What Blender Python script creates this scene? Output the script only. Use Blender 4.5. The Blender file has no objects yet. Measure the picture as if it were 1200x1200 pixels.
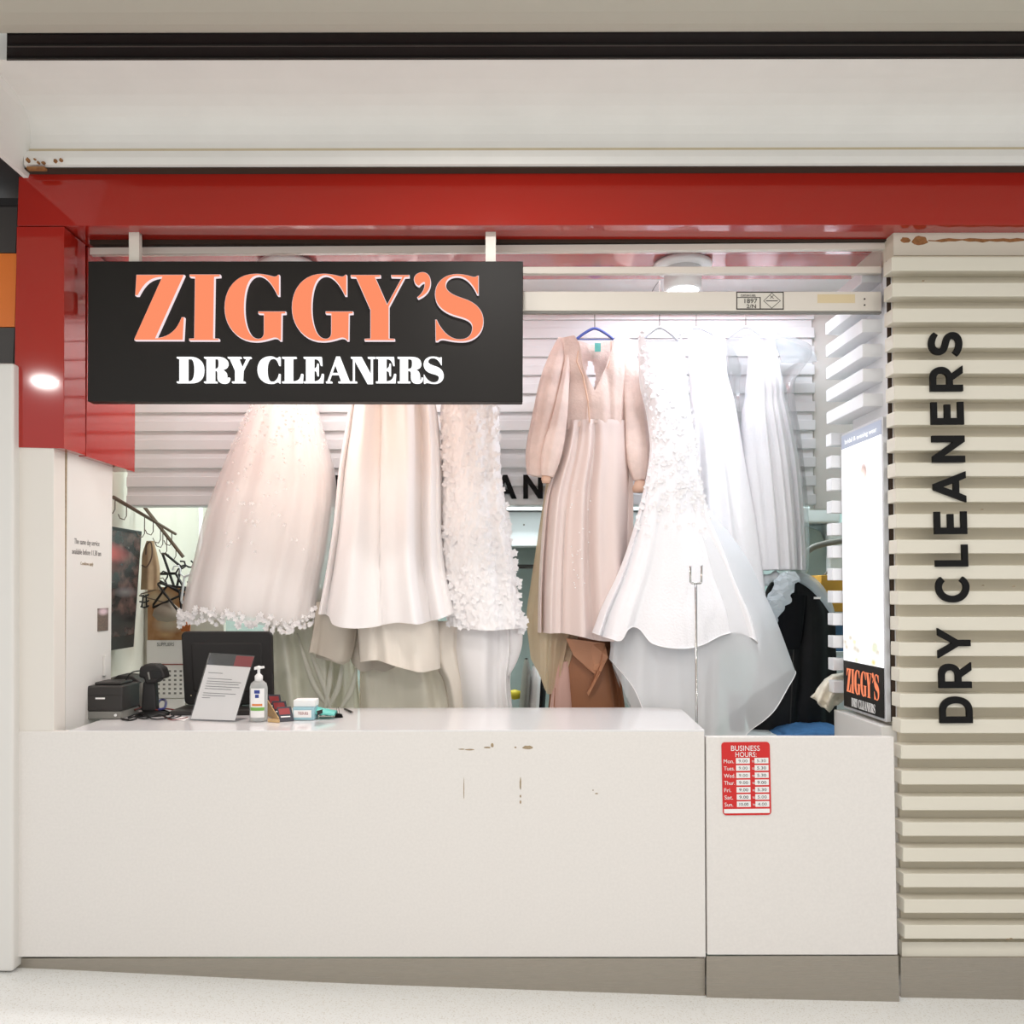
import bpy, bmesh, math, random
from mathutils import Vector, Matrix, noise
random.seed(7)
sc = bpy.context.scene
COL = sc.collection
PI = math.pi
EXP = 0.0
# ------------------------------------------------------------------ camera
EYE = Vector((0, 0, 1.66)); F = 1000.0; CX = 580.0
PITCH = math.radians(1.2); CY = 690 - F * math.tan(PITCH); ROLL = math.radians(-0.1)
ROT = Matrix.Rotation(PI / 2 + PITCH, 3, 'X') @ Matrix.Rotation(ROLL, 3, 'Z')
cd = bpy.data.cameras.new('camera'); cam = bpy.data.objects.new('camera', cd); COL.objects.link(cam)
cd.sensor_width = 36; cd.lens = 36 * F / 1200
cd.shift_x = (600 - CX) / 1200; cd.shift_y = (CY - 600) / 1200
cd.clip_start = 0.05
cam.matrix_world = Matrix.Translation(EYE) @ ROT.to_4x4()
sc.camera = cam

def ray(px, py):
    return ROT @ Vector(((px - CX) / F, (CY - py) / F, -1.0))
def W(px, py, Y):
    "measured point of the photograph at depth Y (metres in front of the camera)"
    d = ray(px, py)
    return EYE + d * (Y / d.y)
def Wx(px, py, X):
    d = ray(px, py)
    return EYE + d * (X / d.x)
def Wz(px, py, Z):
    d = ray(px, py)
    return EYE + d * ((Z - EYE.z) / d.z)

# ------------------------------------------------------------------ materials
def lin(c):
    return tuple(((v / 255) / 12.92 if v / 255 <= 0.04045 else ((v / 255 + 0.055) / 1.055) ** 2.4) for v in c)
MATS = {}
def mat(name, rgb, rough=0.5, metal=0.0, spec=0.5, coat=0.0, emit=None, estr=1.0, var=0.0, vscale=8.0, bump=0.0, bscale=60.0, stretch=None, trans=0.0, ior=1.45, sub=0.0, sheen=0.0):
    m = bpy.data.materials.new(name); m.use_nodes = True; MATS[name] = m
    nt = m.node_tree; b = nt.nodes['Principled BSDF']; L = nt.links
    col = (*lin(rgb), 1)
    b.inputs['Base Color'].default_value = col
    b.inputs['Roughness'].default_value = rough; b.inputs['Metallic'].default_value = metal
    b.inputs['Specular IOR Level'].default_value = spec; b.inputs['Coat Weight'].default_value = coat
    b.inputs['Transmission Weight'].default_value = trans; b.inputs['IOR'].default_value = ior
    b.inputs['Subsurface Weight'].default_value = sub; b.inputs['Sheen Weight'].default_value = sheen
    if emit:
        b.inputs['Emission Color'].default_value = (*lin(emit), 1); b.inputs['Emission Strength'].default_value = estr
    if var or bump:
        tc = nt.nodes.new('ShaderNodeTexCoord'); mp = nt.nodes.new('ShaderNodeMapping'); L.new(tc.outputs['Object'], mp.inputs['Vector'])
        if stretch: mp.inputs['Scale'].default_value = stretch
    if var:
        n = nt.nodes.new('ShaderNodeTexNoise'); n.inputs['Scale'].default_value = vscale; n.inputs['Detail'].default_value = 4
        L.new(mp.outputs[0], n.inputs['Vector'])
        r = nt.nodes.new('ShaderNodeValToRGB'); r.color_ramp.elements[0].position = 0.3; r.color_ramp.elements[1].position = 0.7
        r.color_ramp.elements[0].color = (*[max(0, v * (1 - var)) for v in col[:3]], 1)
        r.color_ramp.elements[1].color = (*[min(1, v * (1 + var)) for v in col[:3]], 1)
        L.new(n.outputs['Fac'], r.inputs['Fac']); L.new(r.outputs['Color'], b.inputs['Base Color'])
    if bump:
        n2 = nt.nodes.new('ShaderNodeTexNoise'); n2.inputs['Scale'].default_value = bscale; n2.inputs['Detail'].default_value = 3
        L.new(mp.outputs[0], n2.inputs['Vector'])
        bn = nt.nodes.new('ShaderNodeBump'); bn.inputs['Strength'].default_value = bump; bn.inputs['Distance'].default_value = 0.01
        L.new(n2.outputs['Fac'], bn.inputs['Height']); L.new(bn.outputs['Normal'], b.inputs['Normal'])
    return m
def sheer(name, rgb, alpha, through=0.35):
    "thin cloth: part of the light goes straight through, part of it is scattered"
    m = bpy.data.materials.new(name); m.use_nodes = True; MATS[name] = m
    nt = m.node_tree; L = nt.links
    for n in list(nt.nodes): nt.nodes.remove(n)
    out = nt.nodes.new('ShaderNodeOutputMaterial'); mx = nt.nodes.new('ShaderNodeMixShader'); tr = nt.nodes.new('ShaderNodeBsdfTransparent')
    df = nt.nodes.new('ShaderNodeBsdfDiffuse'); tl = nt.nodes.new('ShaderNodeBsdfTranslucent'); m2 = nt.nodes.new('ShaderNodeMixShader')
    df.inputs['Color'].default_value = (*lin(rgb), 1); tl.inputs['Color'].default_value = (*lin(rgb), 1)
    m2.inputs[0].default_value = through; L.new(df.outputs[0], m2.inputs[1]); L.new(tl.outputs[0], m2.inputs[2])
    mx.inputs[0].default_value = alpha
    L.new(tr.outputs[0], mx.inputs[1]); L.new(m2.outputs[0], mx.inputs[2]); L.new(mx.outputs[0], out.inputs['Surface'])
    return m
def film(name, rgb=(235, 240, 248), haze=0.08, gloss=1.0, rough=0.08, ior=1.45):
    "clear plastic: see-through with a glossy fresnel reflection and a little haze"
    m = bpy.data.materials.new(name); m.use_nodes = True; MATS[name] = m
    nt = m.node_tree; L = nt.links
    for n in list(nt.nodes): nt.nodes.remove(n)
    out = nt.nodes.new('ShaderNodeOutputMaterial'); tr = nt.nodes.new('ShaderNodeBsdfTransparent'); gl = nt.nodes.new('ShaderNodeBsdfGlossy'); df = nt.nodes.new('ShaderNodeBsdfDiffuse')
    gl.inputs['Roughness'].default_value = rough; df.inputs['Color'].default_value = (*lin(rgb), 1)
    fr = nt.nodes.new('ShaderNodeFresnel'); fr.inputs['IOR'].default_value = ior
    a = nt.nodes.new('ShaderNodeMixShader'); a.inputs[0].default_value = haze; L.new(tr.outputs[0], a.inputs[1]); L.new(df.outputs[0], a.inputs[2])
    mu = nt.nodes.new('ShaderNodeMath'); mu.operation = 'MULTIPLY'; mu.inputs[1].default_value = gloss; L.new(fr.outputs[0], mu.inputs[0])
    c = nt.nodes.new('ShaderNodeMixShader'); L.new(mu.outputs[0], c.inputs[0]); L.new(a.outputs[0], c.inputs[1]); L.new(gl.outputs[0], c.inputs[2])
    L.new(c.outputs[0], out.inputs['Surface'])
    return m
def flatlight(name, rgb, s):
    m = bpy.data.materials.new(name); m.use_nodes = True; MATS[name] = m
    nt = m.node_tree
    for n in list(nt.nodes): nt.nodes.remove(n)
    o = nt.nodes.new('ShaderNodeOutputMaterial'); e = nt.nodes.new('ShaderNodeEmission')
    e.inputs['Color'].default_value = (*lin(rgb), 1); e.inputs['Strength'].default_value = s / (2 ** EXP)
    nt.links.new(e.outputs[0], o.inputs['Surface']); return m

mat('red_gloss', (166, 37, 27), rough=0.07, coat=0.5, spec=0.5)
mat('counter_white', (227, 222, 217), rough=0.42, var=0.025, vscale=90)
mat('counter_top', (228, 226, 226), rough=0.1, var=0.02, vscale=120)
mat('wall_white', (224, 221, 216), rough=0.4)
mat('wall_cream', (222, 215, 200), rough=0.45)
mat('pillar_white', (226, 220, 212), rough=0.4)
mat('slat_cream', (220, 214, 199), rough=0.38)
mat('slat_back', (216, 207, 187), rough=0.5)
mat('slat_white', (231, 231, 232), rough=0.35)
mat('plaster', (238, 236, 231), rough=0.75, var=0.02, vscale=5)
mat('ceiling_dim', (192, 189, 176), rough=0.8)  # dimness of the mall ceiling put into a darker grey
mat('cove_shade', (214, 200, 168), rough=0.6, var=0.05, vscale=12)
mat('black_track', (12, 11, 11), rough=0.55, spec=0.2)
mat('track_line', (58, 55, 52), rough=0.4)
mat('dark_gap', (62, 48, 38), rough=0.9)
mat('steel', (172, 164, 152), rough=0.25, metal=1.0, bump=0.3, bscale=40, stretch=(0.15, 6, 40))
mat('chrome', (190, 188, 186), rough=0.2, metal=1.0)
mat('sign_black', (24, 20, 17), rough=0.5, spec=0.35)
flatlight('letter_orange', (255, 146, 106), 1.0)
flatlight('letter_rim', (255, 236, 240), 0.95)
flatlight('letter_white', (255, 255, 255), 1.25)
mat('ink_black', (12, 11, 11), rough=0.6, spec=0.25)
mat('neighbour_grey', (72, 68, 66), rough=0.35)
mat('neighbour_dark', (45, 43, 43), rough=0.4)
mat('neighbour_orange', (238, 128, 50), rough=0.35)
mat('shutter_rail', (226, 219, 208), rough=0.35)
film('clear_sheet', haze=0.03, gloss=0.9, rough=0.02, ior=1.35)
mat('label_ink', (52, 46, 42), rough=0.6)
mat('yellow_tape', (224, 206, 168), rough=0.6)
mat('sticker', (222, 217, 206), rough=0.5)
mat('bh_red', (206, 38, 36), rough=0.35)
mat('bh_white', (238, 236, 234), rough=0.35)
mat('pen_ink', (60, 58, 62), rough=0.6)
mat('grey_ink', (120, 116, 114), rough=0.6)
mat('rust', (150, 104, 62), rough=0.8, var=0.25, vscale=60)
mat('scuff', (160, 140, 112), rough=0.8, var=0.2, vscale=90)
mat('inner_wall', (192, 212, 208), rough=0.6, var=0.03, vscale=2)
mat('inner_grey', (150, 164, 160), rough=0.6, var=0.05, vscale=3)
mat('inner_ceiling', (236, 236, 236), rough=0.7)
mat('inner_floor', (205, 202, 196), rough=0.5)
mat('shelf_white', (236, 240, 242), rough=0.4)
mat('bag_black', (30, 30, 32), rough=0.62, var=0.15, vscale=12, spec=0.25)
mat('suit_black', (22, 22, 26), rough=0.8, spec=0.2)
mat('navy', (30, 40, 72), rough=0.8)
mat('denim', (70, 120, 172), rough=0.85, var=0.12, vscale=40)
mat('cream_cloth', (226, 218, 200), rough=0.85, bump=0.3, bscale=50)
mat('satin_white', (246, 242, 241), rough=0.38, sheen=0.3, spec=0.3)
mat('satin_ivory', (240, 230, 217), rough=0.42, sheen=0.3, spec=0.3)
mat('slip_grey', (206, 196, 182), rough=0.7)
mat('lining_grey', (226, 217, 200), rough=0.6)
mat('lace_white', (246, 243, 243), rough=0.85, spec=0.2)
mat('bodice_white', (244, 242, 244), rough=0.8, spec=0.2, bump=0.25, bscale=90)
mat('gown_inner', (246, 242, 240), rough=0.75, spec=0.2)
mat('blush', (228, 206, 197), rough=0.72, spec=0.25, var=0.06, vscale=22, bump=0.25, bscale=70)
mat('blush_skirt', (228, 211, 205), rough=0.6, spec=0.3)
mat('beige_inner', (214, 178, 156), rough=0.8)
mat('brown_satin', (150, 100, 70), rough=0.4, spec=0.4)
mat('tan_satin', (190, 136, 104), rough=0.45, spec=0.4)
mat('pink_satin', (206, 164, 152), rough=0.5)
sheer('satin_cream', (252, 249, 236), 1.0, 0.2)
sheer('tulle', (250, 246, 245), 0.5)
sheer('tulle_blue', (251, 252, 254), 0.6, 0.25)
sheer('tulle_cream', (232, 210, 180), 0.72)
sheer('beige_sheer', (248, 240, 226), 0.9, 0.2)
sheer('plastic_white', (236, 242, 246), 0.5)
film('bag_film', rgb=(250,250,252), haze=0.07, gloss=0.55, rough=0.1)
film('acrylic', haze=0.02, gloss=0.7, rough=0.03)
mat('hanger_blue', (84, 98, 168), rough=0.35)
mat('hanger_clear', (206, 208, 214), rough=0.15, spec=0.6)
mat('wire', (120, 116, 110), rough=0.3, metal=0.8)
mat('wire_dark', (112, 94, 80), rough=0.4, metal=0.3)
mat('plastic_black', (38, 36, 35), rough=0.4)
mat('plastic_dark', (52, 49, 47), rough=0.45)
mat('plastic_grey', (132, 130, 124), rough=0.5)
mat('matte_black', (30, 27, 26), rough=0.55)
mat('rubber', (20, 19, 19), rough=0.5)
mat('cable_red', (110, 40, 34), rough=0.5)
mat('cable_blue', (60, 62, 120), rough=0.4)
mat('paper', (246, 242, 240), rough=0.6)
mat('bottle', (226, 228, 226), rough=0.15, trans=0.55)
mat('bottle_white', (238, 236, 234), rough=0.35)
mat('blue_ink', (52, 66, 140), rough=0.5)
mat('green_ink', (120, 176, 84), rough=0.5)
mat('orange_ink', (220, 130, 70), rough=0.5)
mat('card_red', (150, 52, 54), rough=0.5)
mat('card_dark', (56, 56, 66), rough=0.5)
mat('card_wood', (206, 172, 124), rough=0.6)
mat('tissue_blue', (158, 196, 206), rough=0.5)
mat('teal', (112, 200, 190), rough=0.4)
mat('brown_bag', (178, 152, 120), rough=0.85, var=0.12, vscale=14)
mat('pale_panel', (224, 220, 206), rough=0.6)
mat('calendar_red', (150, 70, 60), rough=0.6)
mat('hat_grey', (172, 160, 144), rough=0.7, var=0.1, vscale=10)
mat('leaf_orange', (176, 100, 48), rough=0.7)
mat('yellow_thing', (206, 190, 50), rough=0.5)
mat('amber', (222, 168, 70), rough=0.6)
mat('blue_box', (78, 116, 152), rough=0.6)
mat('lamp_white', (240, 240, 240), rough=0.3)
flatlight('lamp_glow', (236, 243, 255), 14.0)
mat('frame_grey', (205, 205, 208), rough=0.3, metal=0.2)

_b = MATS['steel'].node_tree.nodes['Principled BSDF']; _b.inputs['Anisotropic'].default_value = 0.85; _b.inputs['Anisotropic Rotation'].default_value = 0.25
_t = MATS['steel'].node_tree.nodes.new('ShaderNodeTangent'); _t.direction_type = 'RADIAL'; _t.axis = 'X'
MATS['steel'].node_tree.links.new(_t.outputs[0], _b.inputs['Tangent'])
# terrazzo floor
def terrazzo():
    m = mat('terrazzo', (214, 210, 200), rough=0.22)
    nt = m.node_tree; L = nt.links; b = nt.nodes['Principled BSDF']
    tc = nt.nodes.new('ShaderNodeTexCoord'); v = nt.nodes.new('ShaderNodeTexVoronoi'); v.inputs['Scale'].default_value = 230
    L.new(tc.outputs['Object'], v.inputs['Vector'])
    r = nt.nodes.new('ShaderNodeValToRGB'); e = r.color_ramp.elements
    e[0].position = 0.0; e[0].color = (*lin((214, 210, 202)), 1); e[1].position = 0.22; e[1].color = (*lin((236, 236, 234)), 1)
    sp = nt.nodes.new('ShaderNodeSeparateColor'); L.new(v.outputs['Color'], sp.inputs[0]); L.new(sp.outputs[0], r.inputs['Fac'])
    L.new(r.outputs['Color'], b.inputs['Base Color'])
terrazzo()

def date_cells():
    m = mat('date_cells', (246, 242, 240), rough=0.6); nt = m.node_tree; L = nt.links; b = nt.nodes['Principled BSDF']
    tc = nt.nodes.new('ShaderNodeTexCoord'); mp = nt.nodes.new('ShaderNodeMapping'); mp.inputs['Rotation'].default_value = (-PI / 2, 0, 0)
    br = nt.nodes.new('ShaderNodeTexBrick'); br.offset = 0.0; br.inputs['Scale'].default_value = 6.0; br.inputs['Brick Width'].default_value = 1.0; br.inputs['Row Height'].default_value = 1.0; br.inputs['Mortar Size'].default_value = 0.28; br.inputs['Mortar Smooth'].default_value = 0.0
    g = (*lin((128, 124, 122)), 1); br.inputs['Color1'].default_value = g; br.inputs['Color2'].default_value = g; br.inputs['Mortar'].default_value = (*lin((246, 242, 240)), 1)
    L.new(tc.outputs['Generated'], mp.inputs['Vector']); L.new(mp.outputs[0], br.inputs['Vector']); L.new(br.outputs['Color'], b.inputs['Base Color'])
date_cells()
# dark picture of the hanging screen, photo picture of the light box, brown picture of the calendar
def blobs(name, base, items, emit=None, rough=0.4, noise_amt=0.0, nscale=6.0, c2=None):
    "base colour with soft round patches at given generated coordinates (u across, v up)"
    m = mat(name, base, rough=rough); nt = m.node_tree; L = nt.links; b = nt.nodes['Principled BSDF']
    tc = nt.nodes.new('ShaderNodeTexCoord')
    cur = nt.nodes.new('ShaderNodeRGB'); cur.outputs[0].default_value = (*lin(base), 1); out = cur.outputs[0]
    if c2:
        n = nt.nodes.new('ShaderNodeTexNoise'); n.inputs['Scale'].default_value = nscale; n.inputs['Detail'].default_value = 5; L.new(tc.outputs['Generated'], n.inputs['Vector'])
        rp = nt.nodes.new('ShaderNodeValToRGB'); rp.color_ramp.elements[0].position = 0.4; rp.color_ramp.elements[1].position = 0.72
        rp.color_ramp.elements[0].color = (*lin(base), 1); rp.color_ramp.elements[1].color = (*lin(c2), 1)
        L.new(n.outputs['Fac'], rp.inputs['Fac']); out = rp.outputs['Color']
    for (u, ax, v, w, h, c, k) in items:       # ax: the generated axis across ('X' or 'Y')
        mp = nt.nodes.new('ShaderNodeMapping'); L.new(tc.outputs['Generated'], mp.inputs['Vector'])
        if ax == 'X':
            mp.inputs['Location'].default_value = (-u / w, 0, -v / h); mp.inputs['Scale'].default_value = (1 / w, 0, 1 / h)
        else:
            mp.inputs['Location'].default_value = (0, -u / w, -v / h); mp.inputs['Scale'].default_value = (0, 1 / w, 1 / h)
        g = nt.nodes.new('ShaderNodeTexGradient'); g.gradient_type = 'SPHERICAL'; L.new(mp.outputs[0], g.inputs['Vector'])
        mu = nt.nodes.new('ShaderNodeMath'); mu.operation = 'MULTIPLY'; mu.use_clamp = True; mu.inputs[1].default_value = k; L.new(g.outputs['Fac'], mu.inputs[0])
        mx = nt.nodes.new('ShaderNodeMix'); mx.data_type = 'RGBA'; L.new(mu.outputs[0], mx.inputs['Factor']); L.new(out, mx.inputs['A']); mx.inputs['B'].default_value = (*lin(c), 1)
        out = mx.outputs['Result']
    L.new(out, b.inputs['Base Color'])
    if emit:
        L.new(out, b.inputs['Emission Color']); b.inputs['Emission Strength'].default_value = emit / (2 ** EXP)
        b.inputs['Base Color'].default_value = (0.2, 0.2, 0.2, 1)
        for l in list(b.inputs['Base Color'].links): L.remove(l)
    return m
random.seed(3)
bl = [(0.42, 'Y', 0.86, 0.10, 0.05, (150, 104, 84), 2.0), (0.47, 'Y', 0.80, 0.16, 0.1, (252, 232, 224), 2), (0.62, 'Y', 0.63, 0.12, 0.05, (250, 214, 204), 2), (0.5, 'Y', 0.45, 0.3, 0.25, (240, 240, 248), 1)]
for i in range(12):
    u = random.choice([random.uniform(0.02, 0.3), random.uniform(0.6, 0.98)]); bl.append((u, 'Y', random.uniform(0.0, 0.1) if u < .5 else random.uniform(0, .12), 0.09, 0.022, random.choice([(226, 200, 120), (206, 210, 180), (236, 222, 170), (196, 188, 170)]), 1.2))
blobs('bride_picture', (252, 252, 255), bl, emit=1.15)
blobs('screen_picture', (40, 36, 38), [(0.25, 'Y', 0.78, 0.6, 0.14, (206, 84, 80), 2.2), (0.1, 'Y', 0.5, 0.3, 0.25, (128, 66, 56), 1.0), (0.5, 'Y', 0.66, 0.3, 0.08, (104, 58, 52), 1.2), (0.75, 'Y', 0.42, 0.2, 0.06, (140, 134, 134), 1.0), (0.4, 'Y', 0.12, 0.9, 0.14, (40, 42, 46), 1.5)], rough=0.25, c2=(120, 92, 86), nscale=9)
blobs('calendar_picture', (176, 132, 90), [(0.6, 'X', 0.3, 0.5, 0.2, (204, 190, 168), 1.2), (0.3, 'X', 0.8, 0.6, 0.2, (196, 178, 150), 1.0), (0.5, 'X', 0.1, 0.3, 0.08, (204, 168, 124), 1.0)], c2=(150, 98, 56), nscale=4)
blobs('small_photo', (120, 100, 86), [(0.5, 'Y', 0.85, 0.6, 0.2, (214, 190, 196), 1.5)], c2=(70, 64, 60), nscale=14)
blobs('header_picture', (150, 160, 184), [(0.4, 'Y', 0.45, 0.5, 0.4, (176, 184, 204), 1.0)], emit=0.85)

# ------------------------------------------------------------------ mesh helpers
class MB:
    def __init__(s): s.v = []; s.f = []
    def add(s, vs, fs):
        o = len(s.v); s.v += [Vector(p) for p in vs]; s.f += [tuple(i + o for i in f) for f in fs]; return s
    def box(s, a, b):
        x0, x1 = sorted((a[0], b[0])); y0, y1 = sorted((a[1], b[1])); z0, z1 = sorted((a[2], b[2]))
        return s.hexa([(x0, y0, z1), (x1, y0, z1), (x1, y0, z0), (x0, y0, z0)], [(x0, y1, z1), (x1, y1, z1), (x1, y1, z0), (x0, y1, z0)])
    def hexa(s, f, b):
        "front quad TL TR BR BL and back quad in the same order"
        return s.add(list(f) + list(b), [(3, 2, 1, 0), (4, 5, 6, 7), (0, 1, 5, 4), (1, 2, 6, 5), (2, 3, 7, 6), (3, 0, 4, 7)])
    def qbox(s, quad, Y, Y2):
        "box whose front face has the four given photo corners at depth Y, pushed straight back to Y2"
        f = [W(x, y, Y) for x, y in quad]; d = Vector((0, Y2 - Y, 0))
        return s.hexa(f, [p + d for p in f])
    def rect(s, x0, y0, x1, y1, Y, Y2):
        return s.qbox([(x0, y0), (x1, y0), (x1, y1), (x0, y1)], Y, Y2)
    def tube(s, pts, r, n=8, closed=False):
        pts = [Vector(p) for p in pts]; N = len(pts); rr = r if isinstance(r, (list, tuple)) else [r] * N
        o = len(s.v); prev = None
        for i, p in enumerate(pts):
            t = (pts[min(i + 1, N - 1)] - pts[max(i - 1, 0)]).normalized()
            if prev is None:
                a = t.orthogonal().normalized()
            else:
                a = (prev - t * prev.dot(t)); a = a.normalized() if a.length > 1e-6 else t.orthogonal().normalized()
            prev = a; b = t.cross(a)
            for k in range(n):
                an = 2 * PI * k / n; s.v.append(p + (a * math.cos(an) + b * math.sin(an)) * rr[i])
        for i in range(N - 1):
            for k in range(n):
                k2 = (k + 1) % n; s.f.append((o + i * n + k, o + i * n + k2, o + (i + 1) * n + k2, o + (i + 1) * n + k))
        s.f.append(tuple(o + k for k in reversed(range(n)))); s.f.append(tuple(o + (N - 1) * n + k for k in range(n)))
        return s
    def lathe(s, c, prof, n=24, axis='Z', sx=1, sy=1):
        "prof: (r, h) pairs from c upward"
        o = len(s.v); c = Vector(c)
        for r, h in prof:
            for k in range(n):
                a = 2 * PI * k / n
                s.v.append(c + (Vector((r * math.cos(a) * sx, r * math.sin(a) * sy, h)) if axis == 'Z' else Vector((r * math.cos(a), h, r * math.sin(a)))))
        for i in range(len(prof) - 1):
            for k in range(n):
                k2 = (k + 1) % n; s.f.append((o + i * n + k, o + i * n + k2, o + (i + 1) * n + k2, o + (i + 1) * n + k))
        s.f.append(tuple(o + k for k in reversed(range(n)))); s.f.append(tuple(o + (len(prof) - 1) * n + k for k in range(n)))
        return s
    def extr(s, poly, d):
        "polygon of 3-D points pushed along vector d"
        n = len(poly); o = len(s.v); d = Vector(d)
        s.v += [Vector(p) for p in poly] + [Vector(p) + d for p in poly]
        s.f.append(tuple(o + i for i in range(n))); s.f.append(tuple(o + n + i for i in reversed(range(n))))
        for i in range(n):
            j = (i + 1) % n; s.f.append((o + i, o + n + i, o + n + j, o + j))
        return s
    def build(s, name, m, parent=None, smooth=False, bevel=0.0, seg=2, solid=0.0, sub=0):
        off = root_loc(parent)
        me = bpy.data.meshes.new(name)
        if parent is None:
            xs = [p for p in s.v]; lo = Vector([min(p[i] for p in xs) for i in range(3)]); hi = Vector([max(p[i] for p in xs) for i in range(3)])
            off = Vector(((lo.x + hi.x) / 2, (lo.y + hi.y) / 2, lo.z))
        me.from_pydata([p - off for p in s.v], [], s.f); me.validate()
        bm = bmesh.new(); bm.from_mesh(me); bmesh.ops.recalc_face_normals(bm, faces=bm.faces); bm.to_mesh(me); bm.free()
        me.materials.append(MATS[m])
        if smooth:
            me.polygons.foreach_set('use_smooth', [True] * len(me.polygons))
        ob = bpy.data.objects.new(name, me); COL.objects.link(ob)
        if parent is None: ob.location = off
        else: ob.parent = parent
        if bevel:
            md = ob.modifiers.new('bevel', 'BEVEL'); md.width = bevel; md.segments = seg; md.limit_method = 'ANGLE'; md.angle_limit = 0.6
        if solid:
            md = ob.modifiers.new('solid', 'SOLIDIFY'); md.thickness = solid
        if sub:
            md = ob.modifiers.new('sub', 'SUBSURF'); md.levels = sub; md.render_levels = sub
        return ob
def root_loc(p):
    t = Vector((0, 0, 0))
    while p is not None:
        t += p.location; p = p.parent
    return t
def tag(o, label=None, cat=None, group=None, kind=None):
    if label: o['label'] = label
    if cat: o['category'] = cat
    if group: o['group'] = group
    if kind: o['kind'] = kind
    return o
def thing(name, label, cat, loc, group=None):
    o = bpy.data.objects.new(name, None); COL.objects.link(o); o.location = loc; o.empty_display_size = 0.05
    return tag(o, label, cat, group)
def struct(o): o['kind'] = 'structure'; return o
def lerp(a, b, t): return a + (b - a) * t
def interp(tab, x):
    if x <= tab[0][0]: return tab[0][1]
    for (x0, y0), (x1, y1) in zip(tab, tab[1:]):
        if x <= x1: return y0 + (y1 - y0) * (x - x0) / (x1 - x0)
    return tab[-1][1]
def smooth_tab(tab, x):
    "Catmull-Rom through (x, y) pairs"
    if x <= tab[0][0]: return tab[0][1]
    if x >= tab[-1][0]: return tab[-1][1]
    for i in range(len(tab) - 1):
        if x <= tab[i + 1][0]:
            x0, y0 = tab[i]; x1, y1 = tab[i + 1]; h = x1 - x0
            def sl(k):
                if k <= 0: return (tab[1][1] - tab[0][1]) / (tab[1][0] - tab[0][0])
                if k >= len(tab) - 1: return (tab[-1][1] - tab[-2][1]) / (tab[-1][0] - tab[-2][0])
                return (tab[k + 1][1] - tab[k - 1][1]) / (tab[k + 1][0] - tab[k - 1][0])
            t = (x - x0) / h; m0 = sl(i) * h; m1 = sl(i + 1) * h
            return (2*t**3-3*t**2+1)*y0 + (t**3-2*t**2+t)*m0 + (-2*t**3+3*t**2)*y1 + (t**3-t**2)*m1
def curve3(pts, n=8):
    "smooth 3-D polyline through points"
    pts = [Vector(p) for p in pts]; out = []
    for i in range(len(pts) - 1):
        p0 = pts[max(i - 1, 0)]; p1 = pts[i]; p2 = pts[i + 1]; p3 = pts[min(i + 2, len(pts) - 1)]
        for k in range(n):
            t = k / n
            out.append(0.5 * ((2 * p1) + (p2 - p0) * t + (2 * p0 - 5 * p1 + 4 * p2 - p3) * t * t + (3 * p1 - p0 - 3 * p2 + p3) * t ** 3))
    out.append(pts[-1]); return out

# ------------------------------------------------------------------ lettering
def path(d, n=10):
    "little outline language: M x y, L x y, C x1 y1 x2 y2 x y, Z"
    tk = d.replace('Z', ' Z ').replace('M', ' M ').replace('L', ' L ').replace('C', ' C ').split(); i = 0; loops = []; cur = []; mode = None
    while i < len(tk):
        if tk[i] in 'MLCZ':
            mode = tk[i]; i += 1
            if mode == 'Z': loops.append(cur); cur = []
            continue
        if mode in 'ML':
            cur.append((float(tk[i]), float(tk[i + 1]))); i += 2
        else:
            p0 = cur[-1]; q = [float(t) for t in tk[i:i + 6]]; i += 6
            for k in range(1, n + 1):
                t = k / n; u = 1 - t
                cur.append((u**3*p0[0]+3*u*u*t*q[0]+3*u*t*t*q[2]+t**3*q[4], u**3*p0[1]+3*u*u*t*q[1]+3*u*t*t*q[3]+t**3*q[5]))
    return loops
def fill_mesh(loops, offset=0.0):
    cu = bpy.data.curves.new('outline', 'CURVE'); cu.dimensions = '2D'; cu.fill_mode = 'BOTH'; cu.extrude = 0.5; cu.offset = offset
    for lp in loops:
        q = [p for k, p in enumerate(lp) if k == 0 or (abs(p[0] - lp[k-1][0]) + abs(p[1] - lp[k-1][1])) > 1e-6]
        if abs(q[0][0] - q[-1][0]) + abs(q[0][1] - q[-1][1]) < 1e-6: q = q[:-1]
        sp = cu.splines.new('POLY'); sp.points.add(len(q) - 1); sp.use_cyclic_u = True
        for k, p in enumerate(q): sp.points[k].co = (p[0], p[1], 0, 1)
    ob = bpy.data.objects.new('outline', cu); COL.objects.link(ob)
    me = bpy.data.meshes.new_from_object(ob.evaluated_get(bpy.context.evaluated_depsgraph_get()))
    vs = [v.co.copy() for v in me.vertices]; fs = [tuple(p.vertices) for p in me.polygons]
    bpy.data.objects.remove(ob); bpy.data.curves.remove(cu); bpy.data.meshes.remove(me)
    return vs, fs
def text_mesh(s):
    cu = bpy.data.curves.new('words', 'FONT'); cu.body = s; cu.size = 1; cu.extrude = 0.5; cu.resolution_u = 3
    ob = bpy.data.objects.new('words', cu); COL.objects.link(ob)
    me = bpy.data.meshes.new_from_object(ob.evaluated_get(bpy.context.evaluated_depsgraph_get()))
    vs = [v.co.copy() for v in me.vertices]; fs = [tuple(p.vertices) for p in me.polygons]
    bpy.data.objects.remove(ob); bpy.data.curves.remove(cu); bpy.data.meshes.remove(me)
    return vs, fs
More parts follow.
